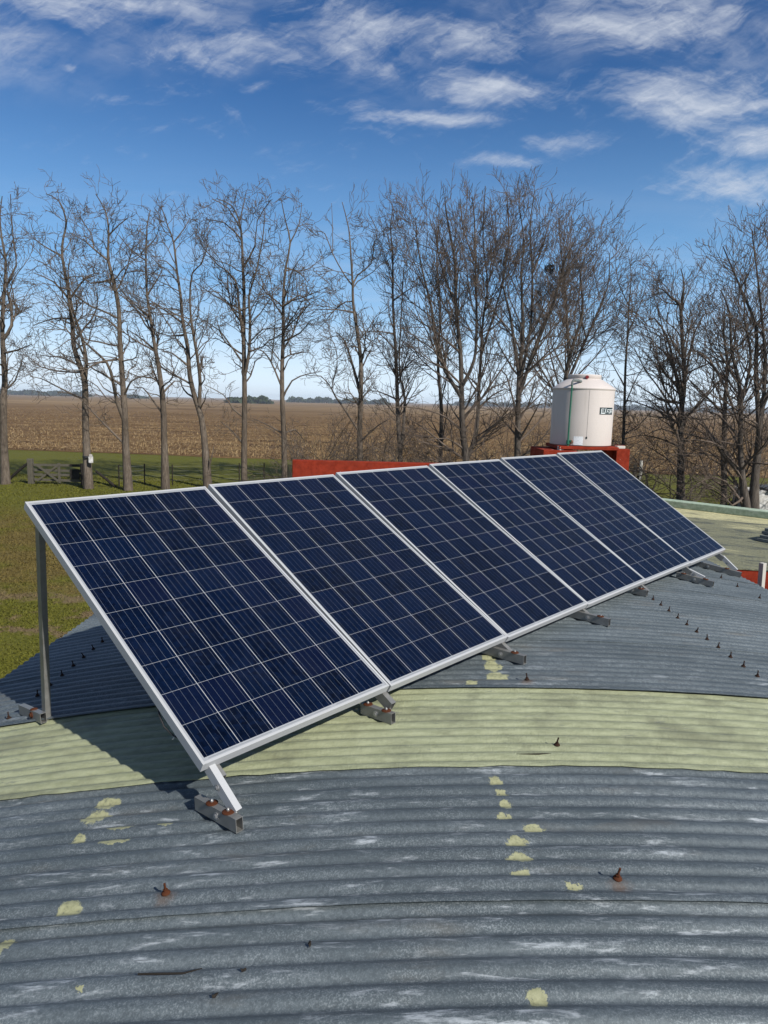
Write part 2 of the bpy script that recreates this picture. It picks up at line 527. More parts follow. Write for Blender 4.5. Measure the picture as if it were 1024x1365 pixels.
def f_cells(t):
    X, Y = t.xyz(t.obj())[:2]
    cx = t.m('DIVIDE', t.m('SUBTRACT', X, 0.0185), 0.15917)
    cy = t.m('DIVIDE', t.m('SUBTRACT', Y, 0.0250), 0.1590)
    fx, fy = t.m('FRACT', cx), t.m('FRACT', cy)
    ax = t.m('ABSOLUTE', t.m('SUBTRACT', fx, 0.5))
    ay = t.m('ABSOLUTE', t.m('SUBTRACT', fy, 0.5))
    inx = t.m('LESS_THAN', ax, 0.4897)
    iny = t.m('LESS_THAN', ay, 0.4952)
    rng = t.m('MULTIPLY', t.m('MULTIPLY', t.m('GREATER_THAN', cx, 0.0), t.m('LESS_THAN', cx, 6.0)),
              t.m('MULTIPLY', t.m('GREATER_THAN', cy, 0.0), t.m('LESS_THAN', cy, 10.0)))
    cell = t.m('MULTIPLY', t.m('MULTIPLY', inx, iny), rng)
    # five bus bars down each cell
    bf = t.m('ABSOLUTE', t.m('SUBTRACT', t.m('FRACT', t.m('MULTIPLY', fx, 5.0)), 0.5))
    bus = t.m('MULTIPLY', t.m('MULTIPLY', t.m('LESS_THAN', bf, 0.020), inx), t.m('MULTIPLY', t.m('GREATER_THAN', cy, -0.04), t.m('LESS_THAN', cy, 10.04)))
    # ribbon along the two short ends
    rb = t.m('GREATER_THAN', t.m('ABSOLUTE', t.m('SUBTRACT', cy, 5.0)), 5.028)
    rb = t.m('MULTIPLY', rb, t.m('LESS_THAN', t.m('ABSOLUTE', t.m('SUBTRACT', cy, 5.0)), 5.058))
    rb = t.m('MULTIPLY', rb, t.m('GREATER_THAN', t.m('ABSOLUTE', t.m('SUBTRACT', t.m('FRACT', t.m('MULTIPLY', t.m('SUBTRACT', cx, 1.0), 0.5)), 0.5)), 0.045))
    rnd = t.n('ShaderNodeObjectInfo').outputs['Random']
    wn = t.n('ShaderNodeTexWhiteNoise', noise_dimensions='3D')
    t.put(wn.inputs[0], t.comb(t.m('FLOOR', cx), t.m('FLOOR', cy), t.m('MULTIPLY', rnd, 53.0)))
    rv = wn.outputs[0]
    vor = t.n('ShaderNodeTexVoronoi', feature='F1', distance='CHEBYCHEV')
    t.put(vor.inputs['Vector'], t.comb(X, Y, t.m('MULTIPLY', rnd, 9.0)))
    vor.inputs['Scale'].default_value = 55.0
    grain = t.xyz(vor.outputs['Color'])[0]
    col = t.mix(rv, (0.0008, 0.0022, 0.0076), (0.0015, 0.0056, 0.0205))
    col = t.mix(t.m('MULTIPLY', grain, 0.55), col, (0.0026, 0.0085, 0.030))
    col = t.mix(t.m('MULTIPLY', t.ss(rv, 0.80, 0.95), 0.35), col, (0.0032, 0.0030, 0.014))
    col = t.mix(t.m('MULTIPLY', bus, 0.65), col, (0.125, 0.142, 0.175))
    white = t.mix(rb, (0.27, 0.28, 0.295), (0.20, 0.21, 0.22))
    col = t.mix(cell, t.mix(t.m('MULTIPLY', bus, 0.4), white, (0.4, 0.4, 0.42)), col)
    # a little dust gathered at the foot of the glass
    du = t.noise(t.obj(), 5.0, 5, 0.65)
    dust = t.m('MULTIPLY', t.ss(du, 0.4, 0.8), 0.010)
    col = t.mix(dust, col, (0.35, 0.33, 0.29))
    return {'Base Color': col}


M_cells = material('solar_cells', f_cells, deep=0.9, Roughness=0.30)
_b = M_cells.node_tree.nodes['Principled BSDF']
_b.inputs['Specular IOR Level'].default_value = 0.03
_b.inputs['Coat Weight'].default_value = 0.085
_b.inputs['Coat Roughness'].default_value = 0.10
_b.inputs['Coat IOR'].default_value = 1.35


def f_redwall(t):
    p = t.pos()
    a = t.noise(p, 1.4, 5, 0.6)
    b = t.noise(p, 9.0, 5, 0.7)
    c = t.mix(t.ss(b, 0.3, 0.7), (0.190, 0.022, 0.010), (0.300, 0.040, 0.018))
    c = t.mix(t.m('MULTIPLY', t.ss(a, 0.5, 0.75), 0.4), c, (0.13, 0.03, 0.018))
    ch = t.noise(t.v('MULTIPLY', p, (1, 1, 1.3)), 3.3, 6, 0.62, 1.0)
    c = t.mix(t.m('MULTIPLY', t.ss(ch, 0.665, 0.69), 0.9), c, (0.58, 0.52, 0.46))
    return {'Base Color': c, 'Normal': t.bump(b, 0.35, 0.012)}


def f_flatroof(t):
    p = t.pos()
    x, y = t.xyz(p)[:2]
    sk = t.m('ADD', y, t.m('MULTIPLY', x, 0.62))          # metres back from the street edge, along the skew of the parapet
    al = t.comb(t.m('MULTIPLY', t.m('SUBTRACT', x, t.m('MULTIPLY', y, 0.62)), 0.33), sk, 0.0)
    a = t.noise(al, 1.5, 7, 0.68, 0.4)
    b = t.noise(p, 26.0, 5, 0.7)
    g = t.noise(al, 3.4, 6, 0.7, 0.2)
    col = t.mix(t.ss(b, 0.25, 0.75), (0.42, 0.39, 0.19), (0.70, 0.65, 0.37))
    darkening = t.ss(t.m('ADD', t.m('MULTIPLY', a, 0.8), t.m('MULTIPLY', t.ss(sk, 18.1, 15.0), 0.26)), 0.43, 0.60)  # darker towards the front edge, cream left clear at the back, broken by noise
    col = t.mix(t.m('MULTIPLY', darkening, 0.88), col, (0.165, 0.170, 0.105))
    col = t.mix(t.m('MULTIPLY', t.ss(g, 0.50, 0.585), t.m('MULTIPLY_ADD', darkening, 0.65, 0.15)), col, (0.075, 0.083, 0.068))
    return {'Base Color': col, 'Normal': t.bump(t.m('ADD', b, t.m('MULTIPLY', g, 2.0)), 0.8, 0.03)}


def f_parapet(t):
    p = t.pos()
    b = t.noise(p, 12.0, 5, 0.7)
    a = t.noise(t.v('MULTIPLY', p, (1, 1, 3)), 2.0, 5, 0.6)
    c = t.mix(t.ss(b, 0.3, 0.7), (0.27, 0.35, 0.245), (0.44, 0.53, 0.40))
    return {'Base Color': t.mix(t.m('MULTIPLY', t.ss(a, 0.55, 0.7), 0.5), c, (0.62, 0.66, 0.56)), 'Normal': t.bump(b, 0.4, 0.01)}


M_red = material('red_masonry', f_redwall, Roughness=0.85)
M_flat = material('flat_roof_membrane', f_flatroof, Roughness=0.8)
M_parapet = material('pale_green_paint', f_parapet, Roughness=0.8)


def f_tank(t):
    p = t.obj()
    a = t.noise(t.v('MULTIPLY', p, (1, 1, 0.5)), 2.4, 5, 0.6)
    b = t.noise(t.v('MULTIPLY', p, (3, 3, 0.35)), 5.0, 5, 0.65)
    c = t.mix(a, (0.58, 0.515, 0.47), (0.68, 0.61, 0.56))
    c = t.mix(t.m('MULTIPLY', t.ss(b, 0.56, 0.72), 0.35), c, (0.48, 0.43, 0.38))
    z = t.xyz(p)[2]
    ring = t.m('ABSOLUTE', t.m('SUBTRACT', t.m('FRACT', t.m('MULTIPLY', z, 4.6)), 0.5))
    return {'Base Color': c, 'Normal': t.bump(t.ss(ring, 0.46, 0.5), 0.12, 0.004)}


M_tank = material('tank_plastic', f_tank, Roughness=0.5)
M_green = material('green_pipe', lambda t: {'Base Color': t.mix(t.noise(t.obj(), 8, 3), (0.010, 0.095, 0.055), (0.016, 0.15, 0.09))}, Roughness=0.4)
M_whitepaper = material('paper_label', lambda t: {'Base Color': t.mix(t.m('MULTIPLY', t.ss(t.noise(t.v('MULTIPLY', t.obj(), (30, 30, 60)), 1.0, 4, 0.7), 0.55, 0.62), 0.45), (0.82, 0.83, 0.84), (0.36, 0.42, 0.44))}, Roughness=0.6)
M_logo_dark = material('sign_dark', lambda t: {'Base Color': t.mix(t.noise(t.obj(), 20, 3), (0.008, 0.020, 0.022), (0.016, 0.038, 0.04))}, Roughness=0.5)
M_logo_white = material('sign_white', lambda t: {'Base Color': t.mix(t.noise(t.obj(), 20, 3), (0.74, 0.80, 0.80), (0.82, 0.86, 0.86))}, Roughness=0.5)
M_brass = material('brass_fitting', lambda t: {'Base Color': t.mix(t.noise(t.obj(), 40, 3), (0.20, 0.09, 0.05), (0.32, 0.16, 0.09))}, Roughness=0.5, Metallic=0.3)
M_redvalve = material('red_plastic', lambda t: {'Base Color': t.mix(t.noise(t.obj(), 30, 3), (0.20, 0.012, 0.015), (0.28, 0.02, 0.02))}, Roughness=0.45)


def bark(c0, c1, c2):
    def f(t):
        p = t.pos()
        a = t.noise(t.v('MULTIPLY', p, (7, 7, 1.1)), 2.6, 5, 0.7)
        b = t.noise(p, 0.8, 4, 0.6)
        c = t.ramp(t.m('ADD', t.m('MULTIPLY', a, 0.7), t.m('MULTIPLY', b, 0.3)), [(0.3, c0), (0.5, c1), (0.7, c2)])
        return {'Base Color': c, 'Normal': t.bump(a, 0.9, 0.03)}
    return f


M_bark = material('grey_bark', bark((0.036, 0.028, 0.021), (0.095, 0.075, 0.057), (0.185, 0.153, 0.121)), deep=0.95, Roughness=0.9)
M_bark2 = material('dark_bark', bark((0.027, 0.022, 0.018), (0.070, 0.058, 0.048), (0.145, 0.124, 0.102)), deep=0.95, Roughness=0.9)
M_twig = material('twig_bark', lambda t: {'Base Color': t.mix(t.noise(t.pos(), 1.5, 4), (0.060, 0.047, 0.037), (0.155, 0.124, 0.098))}, deep=0.95, Roughness=0.85)
M_twig2 = material('brown_twig_bark', lambda t: {'Base Color': t.mix(t.noise(t.pos(), 1.5, 4), (0.060, 0.046, 0.037), (0.160, 0.124, 0.098))}, deep=0.95, Roughness=0.85)
M_wood = material('weathered_wood', lambda t: {'Base Color': t.mix(t.noise(t.v('MULTIPLY', t.pos(), (2, 2, 0.6)), 9, 5, 0.7), (0.055, 0.050, 0.036), (0.150, 0.135, 0.105))}, Roughness=0.9)
M_darkwood = material('dark_wood', lambda t: {'Base Color': t.mix(t.noise(t.pos(), 8, 4, 0.7), (0.014, 0.012, 0.010), (0.04, 0.034, 0.028))}, Roughness=0.9)
M_plank = material('pale_plank', lambda t: {'Base Color': t.mix(t.noise(t.v('MULTIPLY', t.pos(), (12, 12, 1.2)), 4, 5, 0.7), (0.36, 0.34, 0.30), (0.66, 0.64, 0.58))}, Roughness=0.85)
M_white = material('whitewash', lambda t: {'Base Color': t.mix(t.ss(t.noise(t.pos(), 5, 5, 0.7), 0.35, 0.7), (0.42, 0.40, 0.36), (0.80, 0.79, 0.76))}, Roughness=0.85)
M_slab = material('grey_tile', lambda t: {'Base Color': t.mix(t.noise(t.pos(), 14, 5, 0.7), (0.10, 0.115, 0.115), (0.24, 0.26, 0.25))}, Roughness=0.85)
M_darkroof = material('dark_sheet', lambda t: {'Base Color': t.mix(t.noise(t.pos(), 5, 4), (0.03, 0.034, 0.04), (0.07, 0.078, 0.085))}, Roughness=0.7)
M_grove = material('far_foliage', lambda t: {'Base Color': t.mix(t.noise(t.pos(), 0.35, 5, 0.7), (0.018, 0.030, 0.014), (0.065, 0.085, 0.040))}, Roughness=0.95)
M_wire = material('fence_wire', lambda t: {'Base Color': t.mix(t.noise(t.pos(), 3, 3), (0.20, 0.20, 0.20), (0.36, 0.35, 0.34))}, Metallic=0.5, Roughness=0.5)

# ------------------------------------------------------------------ ground
def sheet(name, pts, mat, z):
    me = bpy.data.meshes.new(name)
    me.from_pydata([(x, y, z) for x, y in pts], [], [tuple(range(len(pts)))])
    o = link(name, me, mat)
    o['kind'] = 'structure'
    return o


sheet('ground', [(-6000, -3000), (6000, -3000), (6000, 9000), (-6000, 9000)], M_lawn, 0.0)
rnd = random.Random(3)
edge = []
for i in range(-60, 61):
    x = i * 2.5
    edge.append((x, 56.5 - 0.13 * (x + 28) + rnd.uniform(-0.5, 0.5)))
sheet('crop_field', [(-5500, 300)] + [(-400, 70)] + edge + [(400, 30)] + [(5500, -200), (5500, 8500), (-5500, 8500)], M_field, 0.02)

# corn stubble and straw lying on the field: small real pieces
rs = np.random.default_rng(11)
def straw_patch(n, ymin, ymax, seed):
    g = np.random.default_rng(seed)
    Y = ymin * (ymax / ymin) ** g.random(n)
    # rows run left to right across the view, 0.7 m apart
    Y = np.round(Y / 0.7) * 0.7 + g.normal(0, 0.10, n)
    X = (g.random(n) * 1.3 - 0.65) * Y
    ok = Y > 57.2 - 0.13 * (X + 28)
    X, Y = X[ok], Y[ok]
    n = len(X)
    L = g.uniform(0.08, 0.34, n)
    up = g.random(n) < 0.14
    th = g.uniform(0, 2 * np.pi, n)
    el = np.where(up, g.uniform(0.9, 1.5, n), g.uniform(0.0, 0.4, n))
    d = np.stack([np.cos(th) * np.cos(el), np.sin(th) * np.cos(el), np.sin(el)], 1) * L[:, None]
    w = np.stack([-np.sin(th), np.cos(th), 0.25 * np.ones(n)], 1) * g.uniform(0.010, 0.030, n)[:, None]
    p = np.stack([X, Y, 0.03 + g.uniform(0, 0.06, n)], 1)
    v = np.stack([p - w, p + w, p + d + w * 0.5, p + d - w * 0.5], 1).reshape(-1, 3)
    f = np.arange(4 * n).reshape(-1, 4)
    return v, f


v1, f1 = straw_patch(130000, 50, 210, 5)
o = raw_mesh('corn_stubble', v1, f1, M_straw)
tag(o, 'pale corn stubble and straw littering the brown field', 'stubble', kind='stuff')

# short grass standing on the near lawn
def grass_patch(n, seed):
    g = np.random.default_rng(seed)
    Y = 9.5 * (40 / 9.5) ** g.random(n)
    X = -0.66 * Y + g.random(n) * 0.42 * Y
    cl = np.sin(X * 1.3 + 2 * np.sin(Y * 0.7)) * np.sin(Y * 1.1 + np.sin(X * 0.9)) 
    ok = g.random(n) < 0.55 + 0.4 * cl
    X, Y = X[ok], Y[ok]
    n = len(X)
    h = g.uniform(0.015, 0.05, n) * (0.8 + 0.02 * Y)
    th = g.uniform(0, 2 * np.pi, n)
    w = np.stack([np.cos(th), np.sin(th), np.zeros(n)], 1) * (0.006 + 0.0006 * Y)[:, None]
    p = np.stack([X, Y, np.zeros(n)], 1)
    tip = p + np.stack([g.normal(0, 0.03, n), g.normal(0, 0.03, n), h], 1)
    v = np.stack([p - w, p + w, tip], 1).reshape(-1, 3)
    return v, np.arange(3 * n).reshape(-1, 3)


M_blade = material('grass_blades', f_lawn, Roughness=0.85)
vg, fg = grass_patch(150000, 8)
o = raw_mesh('lawn_grass', vg, fg, M_blade)
tag(o, 'short mixed green and straw coloured lawn grass', 'grass', kind='stuff')

# ------------------------------------------------------------------ barrel roofed shed
RX0, RZ, RR = 1.048, GZ - 1.415, 15.648
PITCH, AMP = 0.0762, 0.0069
XL, XR = -2.375, 3.54
LAP0 = 1.828


def roof_z(x):
    return RZ - RR + math.sqrt(RR * RR - (x - RX0) ** 2)


def roof_mat(x, y, lift=0.0):
    """frame standing on the roof surface at (x, y), z along the surface normal"""
    a = math.asin((x - RX0) / RR)
    return Matrix.Translation((x, y, roof_z(x) + lift)) @ Matrix.Rotation(a, 4, 'Y')


shed = empty('barrel_roof_shed', 'shed under a low arched roof of grey corrugated sheets with one olive green band', 'shed', (RX0, 2, 0))
M0 = Matrix.Translation((-RX0, -2, 0))


def corr_sheet(y0, y1, mat, x0, x1, seed, gap=0.004, amp=AMP, ragged=0.0):
    g = random.Random(seed)
    ny = int(round((y1 - y0) / PITCH * 14))
    nx = 74
    ys = [y0 + (y1 - y0) * j / ny for j in range(ny + 1)]
    xs = [x0 + (x1 - x0) * i / nx for i in range(nx + 1)]
    ph = y0 + PITCH * 0.22
    verts, faces = [], []
    wob = [g.uniform(-1, 1) for _ in range(nx + 1)]
    for i, x in enumerate(xs):
        zb = roof_z(x)
        dent = 0.0012 * math.sin(x * 2.1 + seed) + 0.0008 * math.sin(x * 5.3 + 2 * seed)
        for j, y in enumerate(ys):
            u = (y - y0) / (y1 - y0)
            th = 2 * math.pi * (y - ph) / PITCH
            c = math.cos(th) - 0.16 * math.cos(2 * th)
            if mat is M_memb:       # the membrane bridges the valleys
                c = 0.62 + 0.9 * c + 0.12 * math.sin(th)
            z = zb + amp * c + gap * (1 - u) ** 3 + dent
            yy = y + ragged * wob[i] * max(0, 1 - u * 14) + 0.0025 * math.sin(x * 1.3 + seed) * (1 - u)
            verts.append((x - RX0, yy - 2, z))
    st = ny + 1
    for i in range(nx):
        for j in range(ny):
            a = i * st + j
            faces.append((a, a + st, a + st + 1, a + 1))
    # rolled edge: turn the near edge and both ends down by the sheet's thickness
    def skirt(idx):
        base = len(verts)
        for k in idx:
            x, y, z = verts[k]
            verts.append((x, y, z - 0.0022))
        for q in range(len(idx) - 1):
            faces.append((idx[q], idx[q + 1], base + q + 1, base + q))
    skirt([i * st for i in range(nx + 1)])
    skirt(list(range(0, st)))
    skirt([nx * st + j for j in range(st)])
    me = bpy.data.meshes.new('roof_sheet')
    me.from_pydata(verts, [], faces)
    for p in me.polygons:
        p.use_smooth = True
    try:
        me.set_sharp_from_angle(angle=R(50))
    except Exception:
        pass
    return link('roof_sheet', me, mat, shed)


sheets = {}
GAPS = {}
for j in range(-5, 8):
    y0 = LAP0 + 0.7645 * j
    y1 = y0 + 0.7645 + 0.115
    gap = {2: 0.018, 0: 0.015}.get(j, 0.0095 if j < 3 else 0.004)
    GAPS[j] = gap
    jit = random.Random(40 + j)
    sheets[j] = corr_sheet(y0, y1, M_memb if j == 1 else M_galv, XL + jit.uniform(-0.03, 0.03), XR + jit.uniform(-0.03, 0.03), 7 + j, gap, AMP * (0.8 if j == 1 else 1.0), 0.006 if j == 1 else 0.0015)
sheets[1]['label'] = 'olive green painted roof sheet'

# hook bolts with rusty dome washers
def screw_mesh():
    b = MB()
    b.lathe([(0.016, 0.0), (0.0155, 0.003), (0.010, 0.008), (0.006, 0.010)], 14)
    b.tube([(0, 0, 0.008), (0.0015, 0.001, 0.026), (0.005, 0.003, 0.042)], 0.0042, 7)
    b.lathe([(0.0085, 0.010), (0.0085, 0.016)], 6)
    o_ = b.build('roof_bolt', M_rust, smooth=True)
    me = o_.data
    bpy.data.objects.remove(o_)
    return me


SCREW = screw_mesh()
SCREW_DARK = SCREW.copy()
SCREW_DARK.materials[0] = M_darkrust
spots = [(-0.632, 1.929), (0.732, 1.904), (0.751, 2.724), (0.761, 3.457), (-0.678, 2.676), (3.183, 6.447), (3.185, 6.136), (3.184, 5.712), (2.067, 5.431), (-1.94, 3.27)]
spots += [(2.075, y) for y in [3.685 + 2 * PITCH * k for k in range(11)]]
spots += [(-1.934, y) for y in [3.426] + [3.743 + 2 * PITCH * k for k in range(10)]]
g = random.Random(5)
for x, y in spots:
    # bolts go through the crests
    k = max(j for j in sheets if LAP0 + 0.7645 * j <= y + 0.01) if y > LAP0 - 3 else 0
    y0 = LAP0 + 0.7645 * k
    ph = y0 + PITCH * 0.22
    yc = ph + round((y - ph) / PITCH) * PITCH
    o = link('roof_bolt', SCREW if (x, y) in spots[:2] else SCREW_DARK, None, sheets[k])
    lift = GAPS[k] * max(0.0, 1 - (yc - y0) / 0.8795) ** 3
    o.matrix_local = M0 @ roof_mat(x, yc, AMP * (0.84 if k != 1 else 1.2) + lift + 0.001) @ Matrix.Rotation(g.uniform(-0.18, 0.18), 4, 'X') @ Matrix.Rotation(g.uniform(0, 6.2), 4, 'Z') @ Matrix.Scale(0.86 if (x, y) in spots[:2] else 0.80, 4)

# small litter lying on the sheets
def on_roof(x, y, h=0.010):
    return Vector((x, y, roof_z(x) + AMP + h))


for lab, pts in (('thin dry twig lying along the near grey sheet at lower left', [(-0.611, 1.619), (-0.558, 1.611), (-0.49, 1.612), (-0.444, 1.620)]),
                 ('short dry twig lying on the olive green sheet', [(0.567, 2.684), (0.656, 2.679), (0.711, 2.690)])):
    p_ = on_roof(*pts[0])
    b = MB()
    b.tube([on_roof(*q, 0.006 + 0.004 * (k % 2)) - p_ for k, q in enumerate(pts)], [0.0025, 0.003, 0.0025, 0.0012][:len(pts)], 6)
    o = b.build('twig', M_darkwood, smooth=True)
    o.location = p_
    tag(o, lab, 'twig')
for k, (lab, x, y) in enumerate((('tiny dry leaf near the twig tip on the near grey sheet', -0.335, 1.6137), ('tiny dry leaf lowest on the near grey sheet', -0.391, 1.5375), ('tiny dry leaf just below the front lap seam', -0.172, 1.690))):
    b = MB()
    n = 7
    vs = [b.bm.verts.new((0.009 * math.cos(6.283 * q / n) * (1 + 0.3 * math.sin(3 * q + k)), 0.0055 * math.sin(6.283 * q / n), 0.004 * math.sin(2.1 * q + k))) for q in range(n)]
    c = b.bm.verts.new((0, 0, 0.003))
    for q in range(n):
        b.bm.faces.new((vs[q], vs[(q + 1) % n], c))
    o = b.build('dry_leaf', M_darkwood)
    o.location = on_roof(x, y, 0.005)
    o.rotation_euler = (0.15, 0.1, 0.8 * k)
    tag(o, lab, 'leaf')

# arched end walls and side walls below the roof
for xa in (XL + 0.10, XR - 0.25):
    MB().box(xa, xa + 0.15, -1.9, 7.6, 0, roof_z(XL + 0.1 if xa < 0 else XR - 0.1) - 0.06, M0).build('side_wall', M_red, shed)
n = 24
top = [(XL + 0.25 + (XR - XL - 0.5) * i / n) for i in range(n + 1)]
for y in (-1.9, 7.45):
    b = MB()
    lo = [b.bm.verts.new((x - RX0, y - 2, 0)) for x in top]
    hi = [b.bm.verts.new((x - RX0, y - 2, roof_z(x) - 0.05)) for x in top]
    lo2 = [b.bm.verts.new((x - RX0, y - 1.85, 0)) for x in top]
    hi2 = [b.bm.verts.new((x - RX0, y - 1.85, roof_z(x) - 0.05)) for x in top]
    for i in range(n):
        b.bm.faces.new((lo[i], lo[i + 1], hi[i + 1], hi[i]))
        b.bm.faces.new((lo2[i + 1], lo2[i], hi2[i], hi2[i + 1]))
        b.bm.faces.new((hi[i], hi[i + 1], hi2[i + 1], hi2[i]))
    b.bm.faces.new((lo[0], hi[0], hi2[0], lo2[0]))
    b.bm.faces.new((lo[n], lo2[n], hi2[n], hi[n]))
    b.build('end_wall', M_red, shed)

# ------------------------------------------------------------------ solar panels
U = np.array([math.sin(0.7246), math.cos(0.7246), 0.0])
N0 = np.array([-U[1], U[0], 0.0])
BL = [(-0.616, 2.306, -1.281), (0.054, 3.063, -1.289), (0.725, 3.821, -1.299), (1.395, 4.578, -1.312), (2.065, 5.336, -1.328), (2.736, 6.093, -1.346)]
BR = [(0.041, 3.049, -1.289), (0.712, 3.806, -1.299), (1.382, 4.564, -1.312), (2.052, 5.321, -1.328), (2.723, 6.078, -1.346), (3.393, 6.836, -1.367)]
TL = [(-1.703, 3.268, -0.517), (-1.024, 4.018, -0.504), (-0.345, 4.767, -0.493), (0.335, 5.516, -0.483), (1.016, 6.264, -0.475), (1.698, 7.012, -0.469)]
TR = [(-1.037, 4.003, -0.504), (-0.358, 4.753, -0.493), (0.322, 5.502, -0.483), (1.003, 6.25, -0.476), (1.685, 6.997, -0.47), (2.367, 7.744, -0.465)]


def panel_matrix(i):
    p = Vector(BL[i]) + Vector((0, 0, GZ))
    u = ((Vector(BR[i]) - Vector(BL[i])) + (Vector(TR[i]) - Vector(TL[i]))).normalized()
    v = ((Vector(TL[i]) - Vector(BL[i])) + (Vector(TR[i]) - Vector(BR[i]))).normalized()
    nrm = u.cross(v).normalized()
    v = nrm.cross(u)
    M = Matrix((u, v, nrm)).transposed().to_4x4()
    M.translation = p
    return M


def panel_parts(root):
    d, lip, t = 0.040, 0.011, 0.0022
    fr = MB()
    # side rails run full length, the short rails butt between them
    fr.box(0, lip, 0, PH, -d, 0, bev=0.0008)
    fr.box(PW - lip, PW, 0, PH, -d, 0, bev=0.0008)
    fr.box(lip, PW - lip, 0, lip, -d, -0.0004, bev=0.0008)
    fr.box(lip, PW - lip, PH - lip, PH, -d, -0.0004, bev=0.0008)
    # bottom flange
    for a in ((lip, lip + 0.02, lip, PH - lip), (PW - lip - 0.02, PW - lip, lip, PH - lip)):
        fr.box(a[0], a[1], a[2], a[3], -d + 0.001, -d + 0.003)
    fr.build('frame', M_alu, root)
    gl = MB()
    gl.box(lip - 0.001, PW - lip + 0.001, lip - 0.001, PH - lip + 0.001, -0.0062, -0.0026)
    gl.build('cell_glass', M_cells, root)
    bk = MB()
    bk.box(lip, PW - lip, lip, PH - lip, -0.0085, -0.0066)
    bk.build('back_sheet', M_back, root)
    jb = MB()
    jb.box(PW / 2 - 0.06, PW / 2 + 0.06, PH - 0.19, PH - 0.08, -0.030, -0.0087, bev=0.003)
    jb.build('junction_box', M_dark, root)


LAB = ['dark blue solar panel at the near end of the row, beside the tall rear post',
       'blue solar panel second from the near end, touching the olive green roof band',
       'blue solar panel third from the near end of the row',
       'blue solar panel third from the far water tank end of the row',
       'greyish blue solar panel second from the far water tank end of the row',
       'last solar panel at the far end of the row, nearest the water tank']
p0 = None
panels = []
for i in range(6):
    root = empty('solar_panel', LAB[i], 'solar panel', group='solar panels in a tilted row', mat=panel_matrix(i))
    if p0 is None:
        panel_parts(root)
        p0 = root
    else:
        for ch in list(p0.children):
            c = ch.copy()
            C.objects.link(c)
            c.parent = root
    panels.append(root)

# loose lead hanging under the near edge of the first panel
b = MB()
b.tube([(0.012, 0.34, -0.042), (0.004, 0.30, -0.060), (0.0, 0.25, -0.072), (0.004, 0.20, -0.062), (0.014, 0.15, -0.043)], 0.0035, 7)
b.build('cable', M_dark, panels[0], smooth=True)
b = MB()
b.tube([(0.010, 0.19, -0.041), (0.004, 0.188, -0.075)], 0.0018, 6)
b.build('cable_tie', M_white, panels[0])

# ------------------------------------------------------------------ support frames: rafter under the panels, foot rail, leg, tall rear post
SLOPE = [0.4846, 0.488, 0.492, 0.496, 0.500, 0.503, 0.507]          # tan of the tilt hidden in the corner points
QU = [0.055, None, None, None, None, None, -0.055]


def up(v):
    return Vector((v[0], v[1], v[2]))


def sq_hole_bolt(b, P, ax, r=0.009, l=0.012):
    a = Vector(ax).normalized()
    b.tube([P, P + a * l * 0.35], r * 1.7, 14)
    b.tube([P + a * l * 0.35, P + a * l], r, 6)


